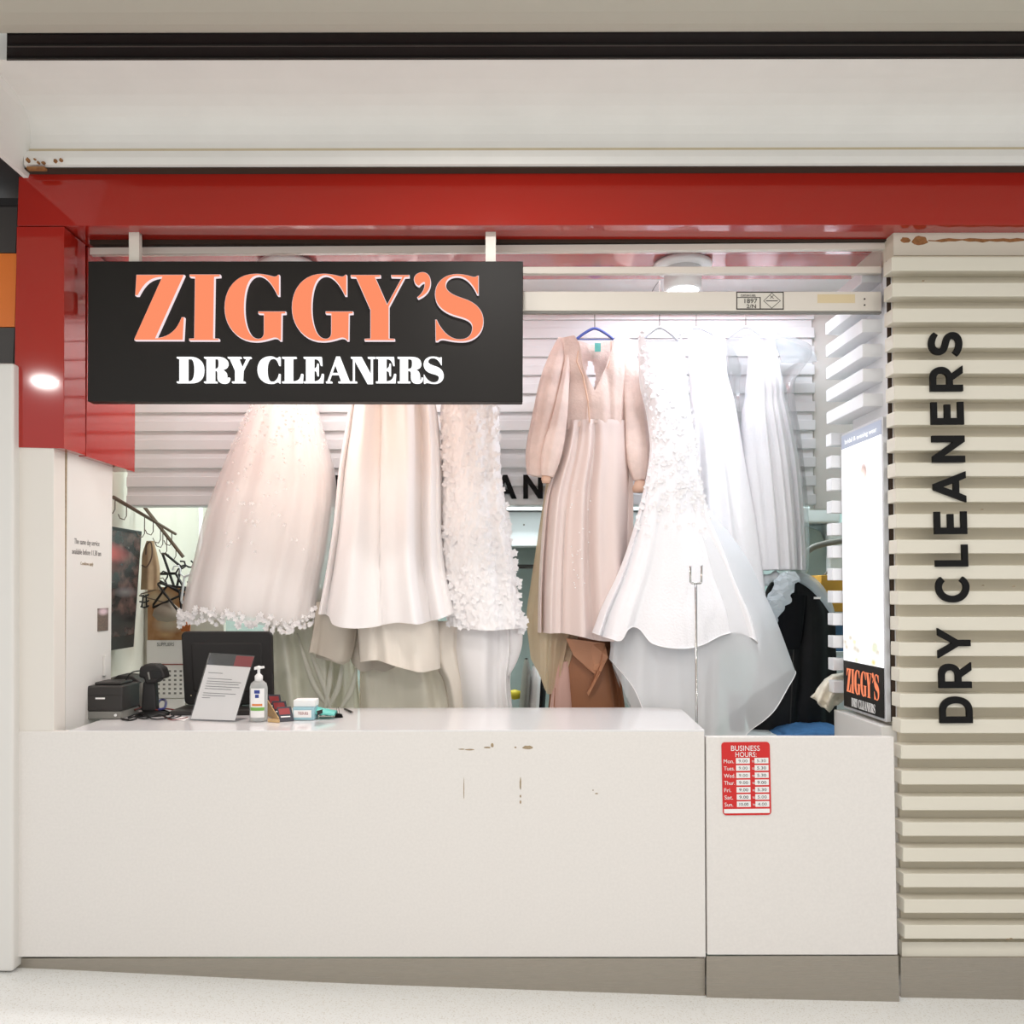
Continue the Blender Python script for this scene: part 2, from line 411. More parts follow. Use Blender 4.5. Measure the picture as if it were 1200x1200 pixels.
def place_text(s, bl, right, up, height, width, depth, name, m, parent, bold=0.0):
    "words with their lower-left corner at bl; right and up are unit vectors; scaled to width x cap height"
    vs, fs = text_mesh(s)
    x0 = min(v.x for v in vs); x1 = max(v.x for v in vs); nrm = right.cross(up)
    sx = width / (x1 - x0); sy = height / 0.7
    mb = MB(); mb.add([bl + right * ((v.x - x0) * sx) + up * (v.y * sy) + nrm * ((v.z + 0.5) * depth) for v in vs], fs)
    return mb.build(name, m, parent)

SERIF = {  # heavy display serif, outlines measured on the sign
 'Z': 'M65 75 L370 75 L188 478 C270 472 322 430 352 345 L370 345 L362 492 L52 492 L52 482 L228 90 C150 95 115 130 75 208 L57 208 Z',
 'I': 'M403 73 L598 73 L598 88 L562 91 L556 479 L590 481 L590 494 L400 494 L400 481 L432 479 L437 91 L403 88 Z',
 'G': 'M975 75 L975 208 L962 208 C930 140 890 82 840 80 C775 82 752 180 752 285 C752 400 790 482 840 482 C865 482 875 465 875 440 L875 325 L840 323 L840 308 L1015 308 L1015 323 L990 325 L988 494 L975 494 C965 476 945 475 930 480 C890 492 860 500 820 500 C700 500 625 400 625 285 C625 160 700 68 825 68 C880 68 920 82 940 86 C955 86 962 80 965 75 Z',
 'Y': 'M282 76 L473 76 L473 90 L440 92 L515 262 L608 92 L540 90 L540 76 L656 76 L656 90 L627 92 L527 278 L527 480 L563 482 L563 494 L370 494 L370 482 L407 480 L407 300 L315 92 L282 90 Z',
 "'": 'M740 58 C775 58 792 90 792 120 C792 170 765 205 712 228 L705 218 C735 195 755 165 752 125 C745 122 735 128 718 148 C700 145 684 125 684 104 C684 78 710 58 740 58 Z',
 'S': 'M1097 80 L1097 200 L1087 200 C1060 140 1020 85 960 85 C915 85 888 110 888 140 C888 185 940 205 1000 225 C1080 250 1128 300 1128 370 C1128 450 1065 500 990 500 C930 500 895 487 870 485 C855 484 845 490 838 498 L822 498 L820 360 L830 360 C865 440 920 485 975 485 C1030 485 1055 455 1055 410 C1055 370 1020 355 960 340 C870 315 818 270 818 200 C818 120 880 70 960 70 C1010 70 1045 85 1065 88 C1078 88 1085 84 1088 80 Z'}
def sp(key, src_x, scale=5.4545, y0=310):
    return [[(src_x + x / scale, y0 + y / scale) for x, y in lp] for lp in path(SERIF[key])]
ZIG = [sp('Z', 150), sp('I', 150), sp('G', 150), sp('G', 228.5), sp('Y', 360), sp("'", 360), sp('S', 360)]
FAT = {
 'D': 'M60 65 L175 65 C250 65 280 110 280 170 C280 235 250 278 170 278 L60 278 L60 268 L82 266 L82 78 L60 75 Z M148 78 L165 78 C195 78 205 120 205 170 C205 225 195 266 165 266 L148 266 Z',
 'R': 'M285 65 L400 65 C460 65 480 90 480 120 C480 150 455 165 425 168 C460 175 470 195 470 220 L470 245 C470 262 480 262 482 235 L495 235 C495 265 480 282 450 282 C410 282 395 265 395 235 L395 205 C395 180 385 175 370 175 L370 266 L390 268 L390 278 L285 278 L285 268 L305 266 L305 78 L285 75 Z M370 78 L380 78 C402 78 405 95 405 120 C405 150 400 163 380 163 L370 163 Z',
 'Y': 'M480 65 L590 65 L590 75 L570 78 L600 155 L636 78 L610 75 L610 65 L672 65 L672 75 L655 78 L605 175 L600 266 L622 268 L622 278 L515 278 L515 268 L540 266 L540 180 L495 78 L480 75 Z',
 'C': 'M912 65 L912 135 L902 135 C890 95 870 75 850 75 C815 75 803 120 803 170 C803 225 815 270 850 270 C875 270 895 245 902 205 L912 205 L910 280 L902 280 C895 270 888 268 878 272 C865 280 850 283 835 283 C760 283 725 235 725 170 C725 105 765 60 835 60 C855 60 868 68 880 74 C892 76 898 72 902 65 Z',
 'L': 'M928 65 L1045 65 L1045 75 L1015 78 L1015 266 L1030 266 C1070 262 1080 235 1085 205 L1100 205 L1095 278 L928 278 L928 268 L950 266 L950 78 L928 75 Z',
 'E': 'M0 65 L148 65 L152 135 L140 135 C130 95 115 78 90 78 L85 78 L85 163 C105 160 110 145 112 120 L122 120 L122 220 L112 220 C108 190 105 178 85 176 L85 266 L95 266 C135 262 145 235 150 205 L165 205 L160 278 L0 278 L0 268 L20 266 L20 78 L0 75 Z',
 'A': 'M245 62 L275 62 L355 266 L380 268 L380 278 L262 278 L262 268 L285 266 L265 210 L205 210 L185 266 L210 268 L210 278 L160 278 L160 268 L172 266 Z M210 197 L260 197 L234 125 Z',
 'N': 'M365 65 L455 65 L530 205 L530 78 L505 75 L505 65 L565 65 L565 75 L545 78 L545 285 L500 285 L395 95 L395 266 L415 268 L415 278 L365 278 L365 268 L382 266 L382 78 L365 75 Z'}
def fp(key, src_x, off=0, k=7.06):
    return [[(src_x + (x + off) / k, 410 + y / k) for x, y in lp] for lp in path(FAT[key], 8)]
FATS = [[((965 + (x - 818) / 310 * 165) / 7.06 + 360, 410 + (62 + (y - 70) / 430 * 221) / 7.06) for x, y in lp] for lp in path(SERIF['S'])]
DRYC = [fp('D', 200), fp('R', 200), fp('Y', 200), fp('C', 200), fp('L', 200), fp('E', 200, 1105), fp('A', 360), fp('N', 360), fp('E', 360, 572), fp('R', 360, 465), FATS]
SANS = {
 'D': 'M0 0 L.38 0 C.65 0 .82 .2 .82 .5 C.82 .8 .65 1 .38 1 L0 1 Z M.2 .18 L.36 .18 C.53 .18 .61 .3 .61 .5 C.61 .7 .53 .82 .36 .82 L.2 .82 Z',
 'R': 'M0 0 L.2 0 L.2 .31 L.34 .31 L.55 0 L.79 0 L.54 .35 C.68 .41 .75 .52 .75 .66 C.75 .87 .62 1 .4 1 L0 1 Z M.2 .49 L.38 .49 C.49 .49 .55 .56 .55 .655 C.55 .76 .48 .82 .37 .82 L.2 .82 Z',
 'Y': 'M.365 0 L.565 0 L.565 .39 L.93 1 L.7 1 L.467 .58 L.235 1 L0 1 L.365 .38 Z',
 'C': 'M.80 .17 C.72 .06 .62 -.015 .49 -.015 C.2 -.015 0 .2 0 .5 C0 .8 .2 1.015 .49 1.015 C.62 1.015 .71 .96 .79 .86 L.655 .74 C.6 .8 .55 .83 .48 .83 C.32 .83 .21 .69 .21 .5 C.21 .31 .32 .17 .48 .17 C.56 .17 .61 .21 .665 .28 Z',
 'L': 'M0 0 L.68 0 L.68 .18 L.2 .18 L.2 1 L0 1 Z',
 'E': 'M0 0 L.7 0 L.7 .18 L.2 .18 L.2 .41 L.62 .41 L.62 .59 L.2 .59 L.2 .82 L.69 .82 L.69 1 L0 1 Z',
 'A': 'M0 0 L.2 0 L.29 .21 L.66 .21 L.75 0 L.96 0 L.57 1 L.385 1 Z M.36 .385 L.59 .385 L.475 .7 Z',
 'N': 'M0 0 L.2 0 L.2 .63 L.63 0 L.82 0 L.82 1 L.62 1 L.62 .36 L.18 1 L0 1 Z',
 'S': 'M0 .14 C.12 .03 .25 -.015 .39 -.015 C.6 -.015 .74 .1 .74 .28 C.74 .45 .63 .53 .43 .58 C.28 .62 .23 .64 .23 .71 C.23 .78 .29 .83 .38 .83 C.47 .83 .56 .79 .64 .73 L.73 .86 C.64 .96 .52 1.015 .38 1.015 C.17 1.015 .04 .89 .04 .71 C.04 .53 .16 .46 .34 .41 C.5 .37 .54 .34 .54 .28 C.54 .21 .48 .17 .39 .17 C.29 .17 .2 .22 .12 .29 Z'}
SANS_AT = list(zip('DRYCLEANERS', [0, 41, 76, 141, 183, 221, 258, 305, 349, 388, 429]))

exec_marker = None
# ================================================================== SETTING
YF = 3.5
ZS = W(580, 265, YF).z            # underside of the red header
# ---- mall floor, a ramp falling to the right
fl = MB(); tabz = [(-6, 0.12), (-1.97, W(18, 1136, 3.5).z), (-0.63, W(400, 1155, 3.5).z), (0.86, W(826, 1170, 3.5).z), (1.655, W(1053, 1175, 3.5).z), (2.17, W(1200, 1178, 3.5).z), (6, -0.12)]
xs = [-6 + 0.25 * i for i in range(49)]
vs = []; fs = []
for i, x in enumerate(xs):
    for y in (-4.5, 0.5, 3.0, 3.62): vs.append((x, y, interp(tabz, x)))
for i in range(len(xs) - 1):
    for j in range(3): fs.append((i * 4 + j, (i + 1) * 4 + j, (i + 1) * 4 + j + 1, i * 4 + j + 1))
fl.add(vs, fs); struct(fl.build('floor', 'terrazzo', smooth=True))
struct(MB().box((-2.6, 3.62, 0.02), (3.2, 6.6, 0.08)).build('floor_shop', 'inner_floor'))

# ---- mall ceiling with its black track and the plaster cove down to the shopfront
prof = [(-2.0, 3.60), (2.92, 3.60), (2.92, 3.66)]
def cove(pts, name, m, x0=-4.0, x1=4.5):
    mb = MB(); n = len(pts); mb.add([(x0, y, z) for y, z in pts] + [(x1, y, z) for y, z in pts], [(i, i + 1, n + i + 1, n + i) for i in range(n - 1)])
    return struct(mb.build(name, m, smooth=False))
cp_ = [(-1.2, 3.49), (2.45, 3.49), (2.60, 3.503), (2.72, 3.525), (2.82, 3.552), (2.90, 3.583), (2.938, 3.602), (2.938, 3.74), (-1.2, 3.74)]
ce = MB(); n = len(cp_); ce.add([(-4.0, y, z) for y, z in cp_] + [(4.5, y, z) for y, z in cp_], [(i, (i + 1) % n, n + (i + 1) % n, n + i) for i in range(n)] + [tuple(range(n))] + [tuple(n + i for i in reversed(range(n)))])
struct(ce.build('ceiling', 'ceiling_dim'))
pc = [(3.085, 3.72), (3.085, 3.600), (3.20, 3.598), (3.29, 3.592), (3.35, 3.580), (3.395, 3.562), (3.425, 3.54), (3.445, 3.515), (3.455, 3.49), (3.46, 3.455), (3.46, W(600, 178, 3.46).z), (3.445, W(600, 178, 3.46).z - 0.001),
      (3.437, W(600, 184, 3.44).z), (3.44, W(600, 192, 3.44).z), (3.46, W(600, 195, 3.45).z), (3.60, W(600, 195, 3.45).z), (3.60, 3.75), (3.085, 3.75)]
co = MB(); n = len(pc); X0, X1 = -1.915, 4.5
co.add([(X0, y, z) for y, z in pc] + [(X1, y, z) for y, z in pc], [(i, (i + 1) % n, n + (i + 1) % n, n + i) for i in range(n)] + [tuple(range(n))] + [tuple(n + i for i in reversed(range(n)))])
struct(co.build('ceiling_cove', 'plaster'))
struct(MB().box((-1.915, 3.4585, W(600, 178, 3.46).z), (4.5, 3.462, W(600, 152, 3.46).z)).build('cove_shade_strip', 'cove_shade'))  # added strip, yellowish shade on the lower cove put into its colour
# cove return running towards the mall at the left end
zr_ = W(22, 203, 3.46).z; pr = [(-1.86, 3.60), (-1.875, 3.57), (-1.89, 3.52), (-1.905, 3.46), (-1.92, 3.40), (-1.93, zr_), (-1.95, zr_), (-1.97, 3.72), (-1.86, 3.72)]
rt = MB(); n = len(pr); rt.add([(x, 2.94, z) for x, z in pr] + [(x, 3.5, z) for x, z in pr], [(i, (i + 1) % n, n + (i + 1) % n, n + i) for i in range(n)] + [tuple(range(n))] + [tuple(n + i for i in reversed(range(n)))])
struct(rt.build('ceiling_return', 'plaster'))
tk = thing('ceiling_track', 'long black recessed ceiling track above the shopfront', 'ceiling track', (0.3, 3.0, 3.6))
tb = MB(); tb.hexa([(-1.70, 2.94, 3.70), (4.5, 2.93, 3.70), (4.5, 2.93, 3.597), (-1.70, 2.94, 3.597)], [(-1.785, 3.085, 3.70), (4.5, 3.085, 3.70), (4.5, 3.085, 3.597), (-1.785, 3.085, 3.597)])
tb.build('track_body', 'black_track', tk)
for yy in (2.995, 3.068):
    MB().box((-1.70 - (yy - 2.94) * .58, yy, 3.592), (4.5, yy + 0.006, 3.5975)).build('track_rib', 'track_line', tk)
# added dark strip, painting the shade of the recess between plaster and red header
struct(MB().box((-1.92, 3.452, W(600, 195, 3.45).z - 0.005), (4.5, 3.60, W(600, 195, 3.45).z - 0.0006)).build('recess_shade_strip', 'dark_gap'))
# crumbling plaster marks at the left end of the moulding
random.seed(11)
dm = MB()
for (x, y, w, h) in [(32, 187, 5, 6), (44, 190, 3, 4), (50, 190, 5, 3), (64, 188, 4, 5), (71, 187, 5, 5), (40, 186, 3, 2)]:
    p = [W(x + w * .5 * math.cos(a) * random.uniform(.6, 1.1), y + h * .5 * math.sin(a) * random.uniform(.6, 1.1), 3.428) for a in [k * PI / 4 for k in range(8)]]
    dm.extr(p, (0, 0.02, 0))
dm.rect(31, 195, 52, 197.5, 3.428, 3.45)
struct(dm.build('trim_2', 'rust'))

# ---- left: neighbour's fascia and white panel, shop's own pillar
nb = thing('neighbour_fascia', 'dark grey and orange fascia of the next shop, left of the red pillar', 'shop sign', W(0, 340, 3.62))
MB().qbox([(-700, 240), (20.5, 240), (18, 296), (-700, 296)], 3.60, 3.7).build('fascia_panel', 'neighbour_grey', nb)
MB().qbox([(-700, 297), (19.5, 297), (17, 383), (-700, 383)], 3.60, 3.7).build('orange_stripe', 'neighbour_orange', nb)
MB().qbox([(-700, 384), (17, 384), (15, 425), (-700, 425)], 3.60, 3.7).build('lower_panel', 'neighbour_grey', nb)
MB().rect(-700, 232, 21, 240, 3.58, 3.7).build('ledge', 'neighbour_dark', nb)
MB().box((-4.0, 2.9, zr_ + 0.004), (-1.955, 3.72, zr_ + 0.05)).build('soffit_board', 'neighbour_dark', nb)
o = MB().qbox([(-700, 425), (15.5, 425), (15, 1139), (-700, 1137)], 3.46, 3.9).build('wall_neighbour', 'wall_white', bevel=0.012, seg=3); struct(o)
# pillar and return panel
XL = W(63, 690, 3.5).x
o = MB().qbox([(20.5, 520), (63, 520), (63, 860), (18.5, 860)], 3.505, 3.6).build('wall_left_pillar', 'pillar_white', bevel=0.003); struct(o)
o = MB().box((XL - 0.20, 3.607, 0.1), (XL, 4.03, 3.3)).build('wall_left', 'wall_white', bevel=0.003); struct(o)
struct(MB().box((XL - 0.004, 3.60, 1.08), (XL - 0.012, 3.607, 2.25)).build('trim_3', 'scuff'))
# shop room behind
struct(MB().box((-2.32, 4.03, 0.05), (-2.12, 6.5, 3.35)).build('wall_inner_left', 'pale_panel'))
struct(MB().box((-2.32, 6.3, 0.05), (3.1, 6.5, 3.35)).build('wall_back', 'inner_wall'))
struct(MB().box((3.0, 3.7, 0.05), (3.1, 6.5, 3.35)).build('wall_inner_right', 'inner_wall'))
struct(MB().box((-2.32, 4.11, 3.32), (3.1, 6.5, 3.42)).build('ceiling_shop', 'inner_ceiling'))

# ---- red glossy portal
pt = thing('shopfront_portal', 'glossy red portal beam and pillar framing the shop opening', 'shopfront fascia', W(50, 525, 3.55))
ztop = W(600, 204, YF).z
hb = MB(); hb.hexa([W(22, 204, YF), Vector((4.4, YF, ztop + 0.004)), Vector((4.4, YF, ZS)), W(20, 264.5, YF)], [W(22, 204, YF) + Vector((0, .62, 0)), Vector((4.4, YF + .62, ztop)), Vector((4.4, YF + .62, ZS)), W(20, 264.5, YF) + Vector((0, .62, 0))])
hb.build('header_panel', 'red_gloss', pt, bevel=0.002)
MB().qbox([(19.5, 265.5), (75, 265.5), (75, 525.5), (15.5, 524)], YF, 3.685).build('pillar_panel', 'red_gloss', pt, bevel=0.002)
XR = W(75, 400, YF).x
MB().box((XR - 0.10, 3.70, W(100, 526, 3.5).z), (XR, 4.2, ZS - 0.002)).build('return_panel', 'red_gloss', pt, bevel=0.002)

# ---- bulkhead across the shop
YB = 4.75
zb0 = W(550, 592, YB).z; xb0 = W(147, 500, YB).x; xb1 = W(957, 500, YB).x
bk = struct(MB().box((xb0, YB + 0.03, zb0), (xb1 - 0.01, YB + 0.12, 3.32)).build('wall_bulkhead', 'slat_white'))
for k in range(12):
    z0 = zb0 + 0.003 + k * 0.1043
    MB().box((xb0, YB + 0.016, z0), (xb1, YB + 0.035, z0 + 0.058)).build('slat', 'slat_white', bk, bevel=0.003)
MB().box((xb1, YB + 0.05, zb0 - 0.02), (xb1 + 0.6, YB + 0.12, 3.32)).build('end_panel', 'wall_white', bk)

# ---- slatted column on the right
Yb = 3.585
XC = W(1047, 690, Yb).x
cl = MB()
ytop, ybot = 266, 1122
cl.hexa([W(1046, ytop, Yb), W(1700, ytop, Yb), W(1700, ybot, Yb), W(1056.5, ybot, Yb)], [W(1046, ytop, Yb) + Vector((0, .42, 0)), W(1700, ytop, Yb) + Vector((0, .42, 0)), W(1700, ybot, Yb) + Vector((0, .42, 0)), W(1056.5, ybot, Yb) + Vector((0, .42, 0))])
col = struct(cl.build('wall_right', 'slat_back'))
MB().qbox([(1047, 267), (1700, 267), (1700, 299), (1047.5, 299)], Yb - 0.006, Yb).build('top_board', 'slat_cream', col)
MB().qbox([(1057, 1104), (1700, 1104), (1700, 1121), (1057, 1121)], Yb - 0.03, Yb).build('bottom_board', 'slat_cream', col)
for k in range(27):
    y = 301 + 30.12 * k; xe = 1045 + (y - 310) * 0.0195; h = 16.2
    # front batten with its end turned into the opening
    MB().qbox([(xe, y), (1700, y), (1700, y + h), (xe, y + h)], 3.51, Yb + 0.002).build('slat', 'slat_cream', col, bevel=0.003)
XS = 1.60
for k in range(27):  # white instead of cream here, putting the bright inside light into the colour
    y = 301 + 30.12 * k; z1 = W(1040, y, 3.55).z; z0 = W(1040, y + 16.2, 3.55).z
    if y < 470:
        MB().box((XS, 3.69, z0), (XC + 0.05, 4.10, z1)).build('return_slat', 'slat_white', col, bevel=0.003)
    elif y < 830:
        MB().box((XS, 4.045, z0), (XC + 0.05, 4.11, z1)).build('return_slat', 'slat_white', col, bevel=0.003)
MB().box((XC + 0.012, 3.60, 1.1), (XC + 0.10, 4.0, W(1040, 300, 3.55).z)).build('return_board', 'slat_white', col)
MB().box((XC - 0.004, 3.603, 1.1), (XC + 0.02, 3.609, W(1040, 300, 3.55).z)).build('guide_slot', 'dark_gap', col)
# brown glue stain along the top board
random.seed(5)
st = MB()
def blot(mb, cx, cy, w, h, Y, d=0.002, n=14, rough=.35):
    mb.extr([W(cx + w * math.cos(2*PI*k/n) * random.uniform(1 - rough, 1), cy + h * math.sin(2*PI*k/n) * random.uniform(1 - rough, 1), Y) for k in range(n)], (0, d, 0))
blot(st, 1061, 281, 7, 4, Yb - 0.008); blot(st, 1078, 281.5, 11, 6, Yb - 0.008)
pts_t = [(1088 + 8 * i, 281.5 + random.uniform(-.7, .7), random.uniform(.5, 2.1)) for i in range(16)]
st.extr([W(x, y - h, Yb - 0.008) for x, y, h in pts_t] + [W(x, y + h, Yb - 0.008) for x, y, h in reversed(pts_t)], (0, 0.002, 0))
st.build('glue_stain', 'rust', col)
MB().qbox([(1055.5, 1122), (1700, 1122), (1700, 1186), (1056, 1184)], Yb - 0.04, Yb).build('kick_plate', 'steel', col)
for (x, y) in [(1151, 597), (1082, 329), (1185, 1100), (1181, 1101), (1152, 686), (1188, 687)]:
    m_ = MB(); blot(m_, x, y, 2.2, .8, 3.5085); m_.build('chip', 'scuff', col)

# ================================================================== SHOPFRONT THINGS
# ---- main counter
ct = thing('service_counter', 'long white service counter with a brown scuffed front below the hanging gowns', 'counter', W(420, 1150, 3.8))
YK = 4.16
zc = W(400, 856, YF).z
MB().qbox([(18.5, 857), (825.5, 857), (827, 1121.5), (17.5, 1121.5)], YF, YF + 0.03).build('front_panel', 'counter_white', ct, bevel=0.002)
xa, xb = W(18.5, 857, YF).x, W(825.5, 857, YF).x
t = MB(); t.hexa([Vector((xa + 0.21, YF + .001, zc)), Vector((xb, YF, zc)), Vector((xb, YF, zc - 0.04)), Vector((xa + 0.21, YF + .001, zc - 0.04))], [Vector((xa + 0.21, YK, zc)), Vector((W(797, 830, YK).x, YK, zc)), Vector((W(797, 830, YK).x, YK, zc - 0.04)), Vector((xa + 0.21, YK, zc - 0.04))])
t.build('countertop', 'counter_top', ct, bevel=0.002)
MB().box((xb - 0.03, YF + 0.031, 0.12), (xb - 0.002, 4.0, zc - 0.042)).build('end_panel', 'counter_white', ct)
MB().qbox([(18.5, 1123), (826, 1123), (826, 1180), (18.5, 1145)], YF + 0.02, YF + 0.05).build('kick_plate', 'steel', ct)
random.seed(21)
for (x, y, w, h) in [(541, 878, 5, .8), (550, 878.5, 7, 1.0), (571, 876, 5, 1.1), (577, 873.5, 2, 3), (604, 876, 1.6, 1.2), (618, 876, 7, 2.6), (543.6, 925, .7, 15), (610, 919, 1.2, 9), (610, 933, 1.2, 2), (610, 940, 1.2, 2.5), (699, 930, 2.2, 1), (695, 926, .9, 1)]:
    m_ = MB(); blot(m_, x, y, w, h, YF - 0.0006, d=0.002, n=12); m_.build('scuff_mark', 'scuff', ct)

# ---- side gate
gt = thing('counter_gate', 'white swing gate carrying the red hours board, right of the counter', 'gate', W(938, 1150, 3.53))
MB().qbox([(827.5, 863.5), (1047.5, 863.5), (1052, 1119), (829, 1119)], YF, YF + 0.035).build('gate_panel', 'counter_white', gt, bevel=0.003)
MB().qbox([(828, 1120.5), (1052.5, 1120), (1054, 1178), (828, 1174)], YF + 0.006, YF + 0.035).build('kick_plate', 'steel', gt)
struct(MB().box((1.622, 3.6, 0.1), (1.95, 4.1, W(1045, 851, 3.6).z)).build('wall_ledge', 'wall_white', bevel=0.004))

# ---- hanging sign
sg = thing('hanging_sign', 'black hanging shop sign with glowing orange and white letters', 'sign', W(357, 471, 3.56))
YS = 3.545
MB().qbox([(103, 306), (613, 306), (612.5, 471), (102.5, 470.5)], YS, YS + 0.055).build('sign_board', 'sign_black', sg, bevel=0.003)
for xh in (157, 575):
    MB().rect(xh - 6, 268, xh + 6, 309, YS + 0.02, YS + 0.05).build('hanger_bar', 'shutter_rail', sg)
def letter(loops, f, m, parent, name='letter', offset=0.0):
    vs, fs = fill_mesh(loops, offset); mb = MB(); mb.add([f(v) for v in vs], fs); return mb.build(name, m, parent)
KD = 0.017
for lp in ZIG:
    a = letter(lp, lambda v: W(v.x, v.y, YS) + Vector((0, -(v.z + 0.5) * KD, 0)), 'letter_rim', sg)
    letter(lp, lambda v: W(v.x, v.y, YS) + Vector((0, -KD - 0.0005 - (v.z + 0.5) * 0.003, 0)), 'letter_orange', a, 'letter_face', -0.55)
for lp in DRYC:
    letter(lp, lambda v: W(v.x, v.y, YS) + Vector((0, -(v.z + 0.5) * 0.014, 0)), 'letter_white', sg)
# wall-washer tube on the sign's back
bl_ = MB(); bl_.box((W(150, 400, 3.6).x, YS + 0.056, W(400, 440, 3.6).z), (W(575, 400, 3.6).x, YS + 0.085, W(400, 450, 3.6).z)); bl_.build('back_lamp', 'lamp_white', sg)

# ---- roller shutter of clear sheets and white rails
YR = 3.655
rs = thing('roller_shutter', 'raised roller shutter of clear sheets between white rails behind the sign', 'roller shutter', W(580, 366, YR))
MB().qbox([(105, 290), (1044, 284), (1044, 291.5), (105, 298)], YR, YR + 0.03).build('rail', 'shutter_rail', rs, bevel=0.002)
MB().qbox([(105, 313), (1033, 312), (1033, 320), (105, 321)], YR, YR + 0.03).build('rail', 'shutter_rail', rs, bevel=0.002)
MB().qbox([(105, 341), (1033, 341.5), (1033, 364), (105, 364)], YR - 0.004, YR + 0.035).build('bottom_bar', 'shutter_rail', rs, bevel=0.003)
MB().qbox([(105, 365), (1033, 365), (1033, 367), (105, 367)], YR + 0.005, YR + 0.025).build('rubber_seal', 'plastic_grey', rs)
for (a, b) in ((298, 313), (321, 341), (276, 289)):
    MB().qbox([(105, a), (1033, a - 1.5), (1033, b), (105, b)], YR + 0.012, YR + 0.016).build('clear_sheet', 'clear_sheet', rs)
MB().qbox([(105, 279), (1044, 278), (1044, 282), (105, 286)], YR - 0.012, YR + 0.04).build('slot_strip', 'dark_gap', rs)
lb = MB()
for q in [(863, 341.8, 918.5, 343), (863, 361.5, 918.5, 362.8), (863, 341.8, 864, 362.8), (917.5, 341.8, 918.5, 362.8), (864, 348.2, 891, 349), (890.5, 348.2, 891.5, 362)]:
    lb.rect(*q, YR - 0.0062, YR - 0.005)
lb.qbox([(904.5, 343), (915, 352.5), (904.5, 361.5), (894.5, 352.5)], YR - 0.0056, YR - 0.005)
MB().rect(863, 341.8, 918.5, 362.8, YR - 0.0052, YR - 0.004).build('rating_label', 'sticker', rs)
lb.build('label_lines', 'label_ink', rs)
MB().qbox([(904.5, 343.9), (914, 352.5), (904.5, 360.6), (895.5, 352.5)], YR - 0.0064, YR - 0.0057).build('label_diamond', 'sticker', rs)
ex, ez = Vector((1, 0, 0)), Vector((0, 0, 1))
def words(s, px, py, w, h, Y, name, m, parent, d=0.0008):
    "words whose lower-left corner shows at px, py; w and h in photo pixels"
    return place_text(s, W(px, py, Y), ex, ez, h * Y / F, w * Y / F, d, name, m, parent)
words('1897', 872.5, 355.2, 15, 5.2, YR - 0.0062, 'label_number', 'label_ink', rs)
words('2/N', 875, 361, 11, 4.4, YR - 0.0062, 'label_number', 'label_ink', rs)
words('X', 902, 350, 5, 4, YR - 0.0066, 'label_mark', 'label_ink', rs)
MB().rect(897.5, 352, 911.5, 353, YR - 0.0068, YR - 0.0064).build('label_line', 'label_ink', rs)
words('CURTAIN LABEL', 868, 347.6, 18, 2.6, YR - 0.0062, 'label_caption', 'grey_ink', rs)
MB().rect(958, 344.8, 1002, 355, YR - 0.0052, YR - 0.004).build('tape_strip', 'yellow_tape', rs)
for yy in (350.5, 357.6):
    MB().lathe(W(1013, yy, YR - 0.004), [(0.0035, 0.0), (0.0035, -0.003)], n=10, axis='Y').build('screw', 'label_ink', rs)

# ---- black lettering on the slats
def wall_lettering(label, map_f, skip=()):
    r = thing('wall_lettering', label, 'lettering', map_f(0.0, 0, 0))
    for ch, off in SANS_AT:
        vs, fs = fill_mesh(path(SANS[ch])); mb = MB()
        mb.add([map_f(off / 38 + v.x, v.y, v.z + 0.5) for v in vs], fs); mb.build('letter', 'ink_black', r)
    return r
def col_map(u, v, w):     # reads upward along the column
    px = 1138.5 - 38 * v - (u * 38) * 0.0292; py = 847 - u * 38 + (v * 38) * 0.005
    return W(px, py, 3.509) + Vector((0, -0.012 * w, 0))
wall_lettering('black capital lettering reading upward on the cream slatted column', col_map)
def bulk_map(u, v, w):
    k = 38 * 3.5 / 1000 * 1.0
    p = W(389, 584.5, YB); return p + Vector((u * k, 0.015 - 0.012 * w, v * k))
wall_lettering('black capital lettering along the bottom of the white slats behind the gowns', bulk_map)

# ---- light box poster on the return wall
XB = 1.645
lbx = thing('lightbox_poster', 'lit portrait light box of a bride above a black name strip on the slatted return', 'light box', Wx(1016, 842, XB))
Y1, Y2 = 3.605, 4.04
zt = Wx(1037, 486.5, XB).z; zbm = Wx(1044, 848, XB).z
MB().box((XB, Y1, zbm), (XB + 0.022, Y2, zt)).build('frame', 'frame_grey', lbx, bevel=0.002)
fr = MB()
zf = zbm + 0.225; zh = zt - 0.075
MB().box((XB - 0.003, Y1 + 0.012, zf), (XB + 0.001, Y2 - 0.012, zh)).build('lit_picture', 'bride_picture', lbx)
MB().box((XB - 0.003, Y1 + 0.012, zh), (XB + 0.001, Y2 - 0.012, zt - 0.012)).build('header_strip', 'header_picture', lbx)
ns = MB().box((XB - 0.004, Y1 + 0.012, zbm + 0.012), (XB + 0.001, Y2 - 0.012, zf)).build('name_strip', 'sign_black', lbx)
def box_map(v, sx0, sx1, sy0, sy1, ya, yb_, z0, z1, d):
    t_ = (v.x - sx0) / (sx1 - sx0); q = (v.y - sy0) / (sy1 - sy0)
    return Vector((XB - 0.0045 - (v.z + .5) * d, lerp(ya, yb_, t_), lerp(z1, z0, q)))
for lp in ZIG:
    letter(lp, lambda v: box_map(v, 160, 567, 321, 402, Y2 - 0.05, Y1 + 0.05, zf - 0.145, zf - 0.03, 0.001), 'letter_orange', ns)
for lp in DRYC:
    letter(lp, lambda v: box_map(v, 208, 520, 419, 450, Y2 - 0.10, Y1 + 0.09, zf - 0.205, zf - 0.165, 0.001), 'bottle_white', ns)
